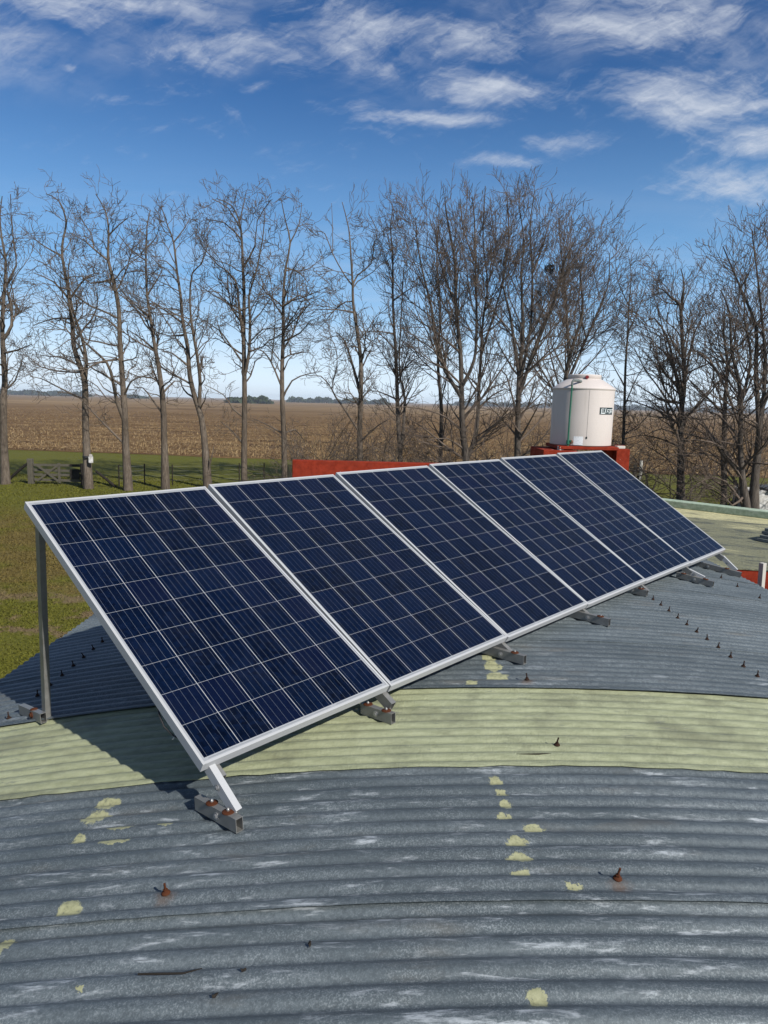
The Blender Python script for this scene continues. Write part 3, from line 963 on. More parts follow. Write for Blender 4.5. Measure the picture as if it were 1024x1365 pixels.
SUPLAB = ['zinc tube support at the near panel end with the tall rear post',
          'zinc tube support whose foot rail stands on the olive green roof band',
          'zinc tube support under the second panel seam, beside the olive paint strip',
          'zinc tube support under the middle panel seam, its foot rail sticking out over grey sheet',
          'zinc tube support mostly tucked under the seam of the fourth and fifth panel',
          'zinc tube support under the seam before the last panel, its short leg standing clear',
          'zinc tube support at the far panel end with a long dark foot rail']
for i in range(7):
    if i == 0:
        e0, n_ = Vector(BL[0]), panels[0].matrix_world.to_3x3().col[2]
        vv = panels[0].matrix_world.to_3x3().col[1]
        base = e0 + Vector(U) * 0.035
    elif i == 6:
        e0, n_ = Vector(BR[5]), panels[5].matrix_world.to_3x3().col[2]
        vv = panels[5].matrix_world.to_3x3().col[1]
        base = e0 - Vector(U) * 0.05
    else:
        e0, n_ = (Vector(BR[i - 1]) + Vector(BL[i])) / 2, panels[i].matrix_world.to_3x3().col[2]
        vv = panels[i].matrix_world.to_3x3().col[1]
        base = e0 - Vector(U) * 0.008
    base = base + Vector((0, 0, GZ))
    u = Vector(U)
    n0 = Vector(N0)
    vdir = (n0 * vv.dot(n0) + Vector((0, 0, vv.z))).normalized()
    nn = u.cross(vdir).normalized()
    root = empty('panel_support', SUPLAB[i], 'support frame', group='tube supports under the solar panels', loc=(base.x, base.y, roof_z(base.x)))
    T = Matrix.Translation(-root.location)

    def frame(o_, x_, z_):
        x_ = x_.normalized()
        y_ = z_.cross(x_).normalized()
        z2 = x_.cross(y_)
        M = Matrix((x_, y_, z2)).transposed().to_4x4()
        M.translation = o_
        return T @ M
    # rafter carrying the panel edge
    rc = base - nn * (0.0415 + 0.025) + u * (0.032 if i == 0 else 0.0)
    MB().hollow(-0.062 if i not in (0, 6) else -0.05, 1.60, 0.030, 0.050, 0.002, frame(rc, vdir, nn)).build('rafter', M_zinc, root)
    # foot rail lying on the crests
    fx = {0: (-0.165, 0.085), 1: (-0.06, 0.13), 2: (-0.14, 0.16), 3: (-0.175, 0.12), 4: (-0.03, 0.20), 5: (-0.215, 0.10), 6: (-0.19, 0.42)}[i]
    side = {0: -0.002, 1: -0.032, 2: -0.032, 3: -0.032, 4: -0.032, 5: -0.02, 6: -0.03}[i]
    a = base + n0 * fx[0] + u * side
    c = base + n0 * fx[1] + u * side
    za, zc_ = roof_z(a.x) + AMP + 0.004, roof_z(c.x) + AMP + 0.004
    a = Vector((a.x, a.y, za + 0.025))
    c = Vector((c.x, c.y, zc_ + 0.025))
    rd = (c - a)
    MB().hollow(0, rd.length, 0.030, 0.050, 0.002, frame(a, rd, Vector((0, 0, 1)))).build('foot_rail', M_zinc, root)
    rdn = rd.normalized()
    ruz = (Vector((0, 0, 1)) - rdn * rdn.z).normalized()
    # rusty washers with roof screws through the rail
    for q in ((0.36, 0.75) if i in (0,) else (0.22, 0.82)):
        wq = a + rd * (1 - q if i == 0 else q) + ruz * 0.0252
        b = MB()
        Mq = frame(wq, rdn, ruz)
        b.lathe([(0.0225, 0.0), (0.0220, 0.0025), (0.013, 0.0055), (0.006, 0.006)], 18, Mq)
        b.build('washer', M_rust, root, smooth=True)
        b = MB()
        b.tube([(0, 0, 0.005), (0.001, 0, 0.016)], 0.0035, 8, Mq)
        b.lathe([(0.007, 0.0055), (0.007, 0.0110)], 6, Mq)
        b.build('screw', M_steel, root)
    # bolt through the rail's side
    b = MB()
    sq_hole_bolt(b, T @ (a + rd * (0.45 if i == 0 else 0.5) - u * 0.015), -u, 0.008, 0.010)
    b.build('bolt', M_steel, root, smooth=False)
    # front leg: short tube from the rafter down beside the foot rail
    if i in (0, 5, 6):
        if i == 0:
            p_top = base + u * 0.010 - nn * 0.045 + vdir * 0.005
            p_bot = base + n0 * (-0.115) + u * 0.024
        elif i == 5:
            p_top = base - nn * 0.06 - vdir * 0.03 + u * 0.0
            p_bot = base + n0 * (-0.125) + u * 0.010
        else:
            p_top = base - nn * 0.055 - vdir * 0.03 + u * 0.0
            p_bot = base + n0 * (-0.135) + u * 0.004
        p_bot = Vector((p_bot.x, p_bot.y, roof_z(p_bot.x) + AMP + (0.045 if i == 0 else 0.05)))
        ld = p_bot - p_top
        nl = u.cross(ld).normalized()
        MB().hollow(0, ld.length, 0.026, 0.042, 0.002, frame(p_top, ld, nl)).build('front_leg', M_alu, root)
        b = MB()
        sq_hole_bolt(b, T @ (p_top + ld * 0.42 - u * 0.015), -u, 0.007, 0.009)
        b.build('bolt', M_steel, root)
    # tall rear post and its own short rail
    h0 = 1.385
    ptop = base + n0 * h0 + Vector((0, 0, (vdir.z / vdir.dot(n0)) * h0)) - Vector((0, 0, 0.115)) + u * (0.010 if i == 0 else -0.031)
    pb = Vector((ptop.x + n0.x * 0.143 + u.x * 0.042, ptop.y + n0.y * 0.143 + u.y * 0.042, 0))
    if XL + 0.05 < pb.x < XR:
        pb.z = roof_z(pb.x) + AMP + 0.006
        ld = (ptop + Vector((0, 0, 0.05)) - pb)
        MB().hollow(0, ld.length, 0.042, 0.028, 0.002, frame(pb, ld, u)).build('rear_post', M_zinc, root)
        a = pb + n0 * -0.040 - u * 0.0315
        c = pb + n0 * 0.235 - u * 0.0315
        a.z, c.z = roof_z(a.x) + AMP + 0.030, roof_z(c.x) + AMP + 0.030
        rd = c - a
        MB().hollow(0, rd.length, 0.030, 0.050, 0.002, frame(a, rd, Vector((0, 0, 1)))).build('rear_rail', M_zinc, root)
        b = MB()
        Mq = frame(a + rd * 0.42 + Vector((0, 0, 0.0252)), rd, Vector((0, 0, 1)))
        b.lathe([(0.019, 0.0), (0.018, 0.003), (0.010, 0.007), (0.005, 0.008)], 16, Mq)
        b.build('washer', M_rust, root, smooth=True)
        b = MB()
        sq_hole_bolt(b, T @ (a + rd * 0.40 - u * 0.015), -u, 0.010, 0.010)
        b.build('bolt', M_rust, root)

# ------------------------------------------------------------------ house with the flat olive roof, red walls and parapets
ZR = GZ - 2.0
NEAR = [(-1.79, 9.90), (4.5, 8.85), (9.5, 8.05)]
FARR = [(9.5, 11.15), (5.6, 14.95), (5.0, 15.5), (4.6, 13.9), (-1.79, 13.7)]
house = empty('house', 'low red house with a flat olive green roof behind the solar panels', 'house', (3, 11, 0))
foot = [(x - 3, y - 11) for x, y in NEAR + FARR]
MB().poly(foot, 0.0, ZR - 0.016).build('wall', M_red, house)
# roof slab: gridded so the membrane can sag and lift a little
b = MB()
ins = []
cx_ = sum(p[0] for p in foot) / len(foot)
cy_ = sum(p[1] for p in foot) / len(foot)
b.poly([(x, y - 0.012 if y < cy_ else y - 0.02) for x, y in foot], ZR - 0.014, ZR)
b.build('roof', M_flat, house)
# pale green parapet along the back right edge
def wall_seg(b, p, q, z0, z1, th, o_=(3, 11)):
    p, q = Vector((p[0] - o_[0], p[1] - o_[1], 0)), Vector((q[0] - o_[0], q[1] - o_[1], 0))
    d = (q - p)
    M = Matrix.Translation(p) @ Matrix.Rotation(math.atan2(d.y, d.x), 4, 'Z')
    b.box(0, d.length, -th / 2, th / 2, z0, z1, M, bev=0.012)


b = MB()
wall_seg(b, (9.42, 11.22), (5.6, 14.90), ZR + 0.002, ZR + 0.135, 0.30)
b.build('parapet', M_parapet, house)['label'] = 'pale green low parapet'
b = MB()
wall_seg(b, (-1.79, 13.58), (2.72, 13.62), ZR + 0.002, GZ - 1.145, 0.20)
b.build('parapet', M_red, house)['label'] = 'chipped red parapet'

# masonry piers and slab that carry the tank
base_ = empty('tank_base', 'red masonry piers and slab carrying the pale water tank', 'plinth', (3.68, 13.2, ZR))
def at(o_, b_, x0, x1, y0, y1, z0, z1, bev=0.01):
    b_.box(x0 - o_[0], x1 - o_[0], y0 - o_[1], y1 - o_[1], z0 - o_[2], z1 - o_[2], bev=bev)


OB = (3.68, 13.2, ZR)
b = MB()
at(OB, b, 2.83, 3.44, 12.60, 13.75, ZR + 0.002, GZ - 0.775)
b.build('pier', M_red, base_)
b = MB()
at(OB, b, 4.205, 4.45, 12.80, 13.75, ZR + 0.002, GZ - 0.735)
at(OB, b, 4.06, 4.203, 12.95, 13.75, ZR + 0.002, GZ - 0.762)
b.build('pier', M_red, base_)
b = MB()
at(OB, b, 3.12, 4.20, 12.66, 13.77, GZ - 0.758, GZ - 0.698)
b.build('slab', M_red, base_)
g = random.Random(2)
for k, (x, y, z) in enumerate([(4.31, 12.95, GZ - 0.735), (4.38, 13.2, GZ - 0.735)]):
    b = MB()
    b.box(-0.085, 0.085, -0.045, 0.045, 0.001, 0.05, Matrix.Rotation(0.3 - 0.9 * k, 4, 'Z'), bev=0.006)
    o = b.build('loose_brick', M_plank if k == 0 else M_red)
    o.location = (x, y, z)
    tag(o, ['pale mortar covered brick on the pier right of the tank', 'reddish brick lying behind the pale one on the pier'][k], 'brick')
b = MB()
b.box(-0.05, 0.05, -0.04, 0.04, 0.0, 0.07, Matrix.Rotation(0.5, 4, 'Z') @ Matrix.Rotation(0.12, 4, 'X'), bev=0.008)
o = b.build('rubble_stone', M_plank)
o.location = (3.16, 12.72, GZ - 0.777)
tag(o, 'pale lump of rubble on the left red pier by the green pipe', 'rubble')

# water tank
TX, TY, TZ = 3.64, 13.2, GZ - 0.696
tank = empty('water_tank', 'cream plastic water tank with a cone top standing on red masonry', 'water tank', (TX, TY, TZ))
MB().lathe([(0.535, 0.0), (0.553, 0.012), (0.556, 0.03), (0.556, 0.5), (0.556, 1.0),
            (0.566, 1.012), (0.568, 1.032), (0.555, 1.048), (0.500, 1.085), (0.335, 1.195), (0.300, 1.205), (0.292, 1.212)], 96).build('body', M_tank, tank, smooth=True)
MB().lathe([(0.290, 1.2125), (0.300, 1.23), (0.300, 1.272), (0.290, 1.284), (0.20, 1.292), (0.05, 1.296)], 48).build('lid', M_tank, tank, smooth=True)


def on_tank(az, r=0.556):
    """direction on the tank's side, az from the side facing the eye, + to the right"""
    back = math.atan2(-TX, -TY)
    q = back - az
    return Vector((math.sin(q) * r, math.cos(q) * r, 0))


def tank_frame(az, z, r):
    d = on_tank(az, 1.0)
    M = Matrix((Vector((-d.y, d.x, 0)), Vector((0, 0, 1)), d)).transposed().to_4x4()
    M.translation = d * r + Vector((0, 0, z))
    return M


def curved_patch(name, az0, az1, z0, z1, r, mat, parent, n=14):
    vs, fs = [], []
    for k in range(n + 1):
        d = on_tank(az0 + (az1 - az0) * k / n, r)
        vs += [(d.x, d.y, z0), (d.x, d.y, z1)]
    for k in range(n):
        fs.append((2 * k, 2 * k + 2, 2 * k + 3, 2 * k + 1))
    me = bpy.data.meshes.new(name)
    me.from_pydata(vs, [], fs)
    return link(name, me, mat, parent)


sg = curved_patch('sign', 0.57, 1.22, 0.575, 0.700, 0.5595, M_logo_dark, tank)
curved_patch('paper_label', -0.215, 0.085, 0.02, 0.175, 0.5585, M_whitepaper, tank)


def logo_strokes():
    """white lettering bent round the tank: a slanted square badge with an E, then slanted capitals FORT"""
    g_ = {'F': [((0, 0), (0, 1)), ((0, 1), (.7, 1)), ((0, .5), (.55, .5))], 'O': [((0, 0), (0, 1)), ((0, 1), (.7, 1)), ((.7, 1), (.7, 0)), ((.7, 0), (0, 0))],
          'R': [((0, 0), (0, 1)), ((0, 1), (.7, 1)), ((.7, 1), (.7, .5)), ((.7, .5), (0, .5)), ((.25, .5), (.7, 0))],
          'T': [((.35, 0), (.35, 1)), ((0, 1), (.75, 1))],
          'E': [((0, 0), (0, 1)), ((0, 1), (.7, 1)), ((0, .5), (.6, .5)), ((0, 0), (.7, 0))]}
    segs = []
    def put(ch, ox, oz, w, h, th, sl=0.0):
        for (a, c_) in g_[ch]:
            pts = []
            for x_, z_ in (a, c_):
                pts.append((ox + x_ * w + sl * z_ * h, oz + z_ * h))
            segs.append((pts[0], pts[1], th * 0.75))
    put('E', 0.035, 0.028, 0.085, 0.070, 0.013)
    segs.append(((0.115, 0.020), (0.135, 0.105), 0.014))
    segs.append(((0.028, 0.018), (0.112, 0.018), 0.008))
    for k, ch in enumerate('FORT'):
        put(ch, 0.165 + 0.056 * k, 0.030, 0.056, 0.060, 0.0125, 0.25)
    vs, fs = [], []
    for (a, c_, th) in segs:
        a, c_ = Vector(a), Vector(c_)
        d = (c_ - a).normalized()
        nrm = Vector((-d.y, d.x)) * th / 2
        a, c_ = a - d * th / 2, c_ + d * th / 2
        n_ = 4
        for q in range(n_ + 1):
            m_ = a.lerp(c_, q / n_)
            for s_ in (1, -1):
                w_ = m_ + nrm * s_
                dd = on_tank(0.57 + w_.x / 0.556, 0.5612)
                vs.append((dd.x, dd.y, 0.575 + w_.y))
        b0 = len(vs) - 2 * (n_ + 1)
        for q in range(n_):
            fs.append((b0 + 2 * q, b0 + 2 * q + 1, b0 + 2 * q + 3, b0 + 2 * q + 2))
    me = bpy.data.meshes.new('lettering')
    me.from_pydata(vs, [], fs)
    return link('lettering', me, M_logo_white, sg)


logo_strokes()
# filling pipe in green plastic with an elbow at the cone
pd = on_tank(-0.36, 0.60)
pt = on_tank(-0.36, 0.40)
b = MB()
b.tube([(pd.x, pd.y, -0.04), (pd.x, pd.y, 0.5), (pd.x + 0.008, pd.y, 1.10)], 0.016, 10)
b.build('fill_pipe', M_green, tank, smooth=True)
b = MB()
b.tube([(pd.x + 0.008, pd.y, 1.08), (pd.x + 0.008, pd.y, 1.135), (pd.x + 0.03, pd.y + 0.008, 1.165), (pd.x + 0.13, pd.y + 0.05, 1.165), (pd.x + 0.19, pd.y + 0.10, 1.15)], [0.02, 0.02, 0.024, 0.026, 0.026], 10)
b.build('elbow', M_slab, tank, smooth=True)
b = MB()
b.tube([(pd.x, pd.y, 0.03), (pd.x, pd.y, 0.10)], 0.034, 12)
b.tube([(pd.x + 0.02, pd.y - 0.01, 0.085), (pd.x + 0.05, pd.y - 0.03, 0.085)], 0.022, 10)
b.build('valve', M_green, tank, smooth=True)
d0 = on_tank(-0.28, 0.555)
b = MB()
b.tube([(d0.x, d0.y, 0.075), (d0.x * 1.08, d0.y * 1.08, 0.075)], 0.034, 12)
b.build('outlet', M_brass, tank, smooth=True)
d0 = on_tank(0.14, 0.30)
b = MB()
b.tube([(d0.x, d0.y, 1.238), (d0.x * 1.18, d0.y * 1.18, 1.232)], 0.030, 12)
b.build('vent_plug', M_redvalve, tank, smooth=True)
d0 = on_tank(0.19, 0.557)
b = MB()
b.tube([(d0.x, d0.y, 0.14), (d0.x * 1.01, d0.y * 1.01, 0.175)], 0.012, 8)
b.tube([(d0.x * 1.006, d0.y * 1.006, 0.17), (d0.x * 1.006, d0.y * 1.006, 0.55), (d0.x * 1.006, d0.y * 1.006, 1.0)], 0.0013, 5)
b.build('level_cord', M_logo_dark, tank)

# plank leaning in the gap before the red wall
pk = MB()
pk.box(-0.030, 0.030, -0.032, 0.032, 0.0, 2.735, bev=0.004)
o = pk.build('wooden_post', M_plank)
o.location = (4.85, 8.63, 0.0)
o.rotation_euler = (0, R(-2.2), R(24))
tag(o, 'pale weathered wooden post standing between the grey roof edge and the red wall', 'post')

# stack of grey tiles on the flat roof
for k in range(4):
    b = MB()
    b.box(-0.17, 0.17, -0.20, 0.20, 0.0, 0.048, Matrix.Rotation(0.5 + 0.13 * math.sin(k * 2.3), 4, 'Z'), bev=0.006)
    o = b.build('roof_tile', M_slab)
    o.location = (6.08 + 0.045 * k + 0.012 * math.sin(k * 3.1), 10.70 + 0.02 * k, ZR + 0.002 + 0.051 * k)
    tag(o, ['bottom grey tile of the small stack on the flat roof', 'grey tile resting on the lowest one of the roof stack', 'second grey tile from the top of the roof stack', 'topmost grey tile of the small stack on the flat roof'][k], 'tile', 'grey tiles stacked on the flat roof')

# ------------------------------------------------------------------ bare trees
def tubes(P, RAD, sides):
    """P (B, n, 3), RAD (B, n) -> verts, quad faces"""
    B, n, _ = P.shape
    T = np.gradient(P, axis=1)
    T /= np.linalg.norm(T, axis=2, keepdims=True) + 1e-9
    ref = np.where(np.abs(T[:, :1, 2:3]) > 0.9, np.array([1.0, 0, 0]), np.array([0, 0, 1.0]))
    ref = np.broadcast_to(ref, T.shape)
    A = np.cross(T, ref)
    A /= np.linalg.norm(A, axis=2, keepdims=True) + 1e-9
    Bv = np.cross(T, A)
    q = np.arange(sides) * 2 * np.pi / sides
    V = P[:, :, None, :] + RAD[:, :, None, None] * (A[:, :, None, :] * np.cos(q)[None, None, :, None] + Bv[:, :, None, :] * np.sin(q)[None, None, :, None])
    idx = np.arange(B * n * sides).reshape(B, n, sides)
    a = idx[:, :-1, :]
    b_ = np.roll(idx, -1, axis=2)[:, :-1, :]
    c = np.roll(idx, -1, axis=2)[:, 1:, :]
    d = idx[:, 1:, :]
    F = np.stack([a, b_, c, d], -1).reshape(-1, 4)
    return V.reshape(-1, 3), F


def norm(v):
    return v / (np.linalg.norm(v, axis=-1, keepdims=True) + 1e-9)


def grow(S, D, L, R0, n, wig, trop, g_, taper=0.35, rmin=0.004):
    """grow B branches of n points at once"""
    B = len(S)
    P = np.zeros((B, n, 3))
    P[:, 0] = S
    d = norm(D)
    step = (L / (n - 1))[:, None]
    for k in range(1, n):
        d = norm(d + g_.normal(0, wig, (B, 3)) + np.array([0, 0, trop]))
        P[:, k] = P[:, k - 1] + d * step
    s = np.linspace(0, 1, n)[None, :]
    RAD = np.maximum(R0[:, None] * (1 - (1 - taper) * s), rmin)
    return P, RAD


def sprout(P, RAD, L, g_, per_m, t0, lenf, ang, rf, lmin, lmax, maxk=40, horiz=0.0, upb=0.0):
    """children along each branch of P"""
    B, n, _ = P.shape
    k = np.clip(g_.poisson(np.maximum(L * (1 - t0) * per_m, 0.01)), 0, maxk)
    bi = np.repeat(np.arange(B), k)
    if len(bi) == 0:
        return None
    t = t0 + (1 - t0) * g_.random(len(bi))
    f = t * (n - 1)
    i0 = np.minimum(f.astype(int), n - 2)
    w = (f - i0)[:, None]
    S = P[bi, i0] * (1 - w) + P[bi, i0 + 1] * w
    T = norm(P[bi, i0 + 1] - P[bi, i0])
    rp = RAD[bi, i0] * (1 - w[:, 0]) + RAD[bi, i0 + 1] * w[:, 0]
    rv = norm(np.cross(T, g_.normal(0, 1, (len(bi), 3))))
    if horiz:
        rv[:, 2] *= (1 - horiz)
        rv = norm(rv)
    a = np.radians(g_.normal(ang, 11, len(bi)))[:, None]
    D = norm(T * np.cos(a) + rv * np.sin(a) + np.array([0, 0, upb]))
    Lc = np.clip(L[bi] * lenf * (1.05 - 0.55 * t) * g_.uniform(0.55, 1.25, len(bi)), lmin, lmax)
    Rc = np.minimum(rp * rf * g_.uniform(0.7, 1.1, len(bi)), rp * 0.9)
    return S, D, Lc, Rc


def resample(pts, rads, seg):
    pts, rads = np.array(pts, float), np.array(rads, float)
    # Catmull-Rom through the drawn points
    out, ro = [], []
    n = len(pts)
    for i in range(n - 1):
        p0, p1, p2, p3 = pts[max(i - 1, 0)], pts[i], pts[i + 1], pts[min(i + 2, n - 1)]
        m = max(2, int(np.linalg.norm(p2 - p1) / seg))
        for q in range(m):
            s = q / m
            out.append(0.5 * ((2 * p1) + (-p0 + p2) * s + (2 * p0 - 5 * p1 + 4 * p2 - p3) * s * s + (-p0 + 3 * p1 - 3 * p2 + p3) * s ** 3))
            ro.append(rads[i] * (1 - s) + rads[i + 1] * s)
    out.append(pts[-1])
    ro.append(rads[-1])
    return np.array(out), np.array(ro)


STRIP = {1: (3.25, 0, 240), 2: (3.248, 190, 240), 3: (3.413, 380, 240), 4: (3.33, 560, 230), 5: (3.25, 740, 260), 6: (3.4125, 864, 290)}


def make_tree(name, label, cat, strip, Y, stems, limbs, style, seed, r0, mats, group=None):
    """stems and limbs: drawn centre lines of the boughs; every finer branch grows from them"""
    g_ = np.random.default_rng(seed)
    sc, ox, oy = STRIP[strip]
    lines = []
    for si, st in enumerate(stems + limbs):
        is_limb = si >= len(stems)
        dep = 0.0 if si == 0 else g_.normal(0, 0.9)
        pts = []
        for k, (x, y) in enumerate(st):
            fr = k / max(1, len(st) - 1)
            pts.append(px(ox + x / sc, oy + y / sc, Y + dep * fr + (g_.normal(0, 0.12) if k else 0)))
        if si == 0:
            p = pts[0].copy()
            p[2] = -0.15
            if pts[0][2] > 0.3:
                pts = [p] + pts
            else:
                pts[0][2] = -0.15
        n = len(pts)
        grounded = si > 0 and not is_limb and pts[0][2] < 1.0
        if grounded:
            pts[0][2] = -0.15
        rp = None
        if si > 0 and not grounded:         # root the bough in the nearest stem
            best = None
            for (lp, lr), il in lines:
                d2 = np.hypot(lp[:, 0] - pts[0][0], lp[:, 2] - pts[0][2])
                k = int(d2.argmin())
                if best is None or d2[k] < best[0]:
                    best = (d2[k], lp[k], lr[k])
            if best[0] < 1.6:
                sh = best[1] - pts[0]
                for k in range(n):
                    pts[k] = pts[k] + sh * np.array([max(0, 1 - k), 1.0, max(0, 1 - k)])
                rp = best[2]
        if is_limb:
            ra, rb = r0 * 0.26, r0 * 0.07
        elif si == 0:
            ra, rb = r0 * 0.86, r0 * 0.075
        elif grounded:
            ra, rb = r0 * 0.72, r0 * 0.075
        else:
            ra, rb = r0 * 0.46, r0 * 0.075
        if rp is not None:
            ra = min(ra, rp * 0.85)
            rb = min(rb, ra * 0.5)
        rads = [ra + (rb - ra) * (k / (n - 1)) ** 0.72 for k in range(n)]
        if si == 0 or grounded:
            rads[0] *= 1.25
        lines.append((resample(pts, rads, 0.45), is_limb))
    root = empty(name, label, cat, tuple(lines[0][0][0][0] * np.array([1, 1, 0])), group)
    org = np.array(root.location)
    V, F, off = [], [], 0
    cV, cF, coff = [], [], 0
    for (pts, rads), il in lines:
        v, f = tubes(pts[None], rads[None], 9 if not il else 6)
        if il:
            cV.append(v); cF.append(f + coff); coff += len(v)
        else:
            V.append(v); F.append(f + off); off += len(v)
    # level 1: boughs off the drawn lines
    st_ = style
    parts = []
    for (pts, rads), il in lines:
        seg = np.linalg.norm(np.diff(pts, axis=0), axis=1)
        Lt = seg.sum()
        hb = pts[0][2]
        t0 = 0.12 if (il or hb > 2.5) else min(0.8, st_['clear'] / max(Lt, 1))
        n = len(pts)
        per = st_['l1_per_m'] * (0.9 if il else 1.0)
        r = sprout(pts[None], rads[None], np.array([Lt]), g_, per, t0, 0.0, st_['l1_ang'], st_['rf'], 0.0, 0.0, 90, st_.get('horiz', 0.0), st_.get('upb', 0.0))
        if r is None:
            continue
        S, D, Lc, Rc = r
        h = S[:, 2]
        # longer boughs in the middle of the crown, short ones at the very top
        base_len = st_['l1_len'] * (0.45 if il else 1.0)
        topz = max(l_[0][0][:, 2].max() for l_ in lines)
        Lc = base_len * np.clip(1.15 - np.abs(h - st_['hmid']) / st_['hspan'], st_['top'], 1.0) * g_.uniform(0.5, 1.3, len(h))
        Lc = np.minimum(Lc, np.maximum(0.35, 0.30 + 0.62 * (topz + 0.3 - h)))
        lowf = np.clip((6.0 - h) / 4.0, 0, 1)[:, None] * st_.get('low', 0.0)
        D = norm(D * np.array([1, 1, 1]) - lowf * np.array([0, 0, 1.0]) * np.maximum(D[:, 2:3], 0) + 0.0)
        parts.append((S, D, Lc, Rc))
    S = np.concatenate([p_[0] for p_ in parts]); D = np.concatenate([p_[1] for p_ in parts])
    L = np.concatenate([p_[2] for p_ in parts]); Rr = np.concatenate([p_[3] for p_ in parts])
    Rr = np.clip(np.minimum(Rr, 0.010 + L * 0.020), 0.012, 0.11)
    P, RAD = grow(S, D, L, Rr, 8, st_['wig'], st_['trop'], g_, 0.30)
    v, f = tubes(P, RAD, 5)
    cV.append(v); cF.append(f + coff); coff += len(v)
    for lv, (per, t0, lf, ang, rf, lmin, lmax, n, sides, wigm) in enumerate(st_['levels']):
        r = sprout(P, RAD, L, g_, per, t0, lf, ang, rf, lmin, lmax, 30, 0.0, st_.get('upb', 0.0) * 0.7)
        # two end twigs keep the tips from looking cut off
        et = norm(P[:, -1] - P[:, -2])
        ed = norm(et + g_.normal(0, 0.38, et.shape))
        S = np.concatenate([r[0], P[:, -1]]); D = np.concatenate([r[1], ed])
        L2 = np.concatenate([r[2], np.clip(L * lf * 0.7, lmin, lmax)]); R2 = np.concatenate([r[3], RAD[:, -1] * 0.9])
        P, RAD = grow(S, D, L2, np.maximum(R2, st_['rmin'] * 1.2), n, st_['wig'] * wigm, st_['trop'], g_, 0.45, st_['rmin'])
        L = L2
        v, f = tubes(P, RAD, sides)
        cV.append(v); cF.append(f + coff); coff += len(v)
    raw_mesh('trunk', np.concatenate(V) - org, np.concatenate(F), mats[0], root, True)
    raw_mesh('crown', np.concatenate(cV) - org, np.concatenate(cF), mats[1], root, True)
    return root


#            per m, t0, len, angle, radius, lmin, lmax, points, sides, wiggle
LOCUST = dict(clear=4.2, l1_per_m=2.1, l1_ang=56, rf=0.52, l1_len=2.9, hmid=8.6, hspan=8.2, wig=0.22, trop=0.05, rmin=0.0082, top=0.16,
              levels=[(2.5, 0.18, 0.55, 46, 0.72, 0.5, 1.7, 6, 4, 1.0), (3.5, 0.15, 0.55, 44, 0.75, 0.3, 0.9, 5, 3, 0.9), (2.8, 0.2, 0.5, 40, 0.8, 0.2, 0.42, 3, 3, 0.7)])
ELM = dict(clear=0.9, l1_per_m=2.8, l1_ang=45, rf=0.48, l1_len=3.7, hmid=6.2, hspan=9.5, wig=0.10, trop=0.055, rmin=0.0078, upb=0.10, low=0.5, top=0.2,
           levels=[(2.6, 0.15, 0.55, 40, 0.70, 0.5, 2.1, 6, 4, 1.0), (2.8, 0.12, 0.52, 38, 0.72, 0.35, 1.1, 5, 3, 1.0), (2.7, 0.2, 0.5, 36, 0.8, 0.22, 0.5, 3, 3, 1.0)])
THIN = dict(LOCUST, l1_per_m=2.2, l1_len=1.7, clear=3.0)
LOWELM = dict(ELM, clear=0.9, l1_len=3.4, l1_ang=58, horiz=0.35, upb=0.0, hmid=4.5, hspan=12.0)
MA, MBk = (M_bark, M_twig), (M_bark2, M_twig2)
GRP = 'bare trees along the field'

make_tree('bare_tree', 'bare tree at the left edge of the picture, its trunk almost straight', 'tree', 1, 35.4,
          [[(25, 1320), (18, 1150), (15, 950), (22, 880), (15, 750), (10, 640), (15, 540), (22, 450), (25, 350), (8, 250), (0, 160), (10, 70)],
           [(22, 690), (50, 630), (45, 540), (30, 450), (70, 370), (60, 280), (50, 170), (45, 60)]],
          [[(25, 770), (75, 735), (135, 710)], [(35, 900), (70, 870), (105, 765)], [(15, 640), (-40, 560), (-90, 500)]], LOCUST, 101, 0.25, MA, GRP)
make_tree('bare_tree', 'bare tree with black strap and white box on its trunk, right of the gate', 'tree', 1, 34.3,
          [[(385, 1340), (375, 1150), (370, 1000), (368, 870), (345, 800), (320, 720), (315, 640), (305, 560), (295, 470), (270, 330), (275, 250), (288, 180), (255, 90), (200, 60)],
           [(368, 860), (370, 780), (350, 680), (320, 590), (300, 500), (290, 400), (300, 330)]],
          [[(355, 960), (310, 930), (230, 890), (170, 860), (120, 850)], [(350, 840), (270, 830), (180, 810), (130, 770)], [(295, 510), (230, 440), (140, 400)],
           [(305, 600), (230, 600), (140, 630)], [(270, 330), (200, 290), (150, 250)], [(300, 500), (370, 420), (430, 400)]], LOCUST, 102, 0.235, MA, GRP)
make_tree('bare_tree', 'bare tree forking low into two stems, left of the leaning wire fence posts', 'tree', 1, 34.1,
          [[(557, 1345), (545, 1150), (540, 1000), (530, 850), (520, 700), (515, 560), (490, 430), (470, 350), (470, 280), (470, 200), (455, 130), (415, 60)],
           [(540, 1060), (510, 960), (490, 860), (465, 790), (400, 730), (345, 670), (320, 600), (300, 520)]],
          [[(530, 1130), (470, 1080), (420, 1030), (375, 980), (320, 930), (250, 920)], [(470, 350), (410, 300), (370, 265), (320, 240)], [(400, 300), (405, 240), (370, 190), (330, 110)],
           [(515, 640), (460, 600), (380, 580)], [(470, 240), (520, 200), (560, 170)], [(490, 430), (400, 450), (360, 410)], [(465, 790), (400, 800), (380, 850)]], LOCUST, 103, 0.23, MA, GRP)
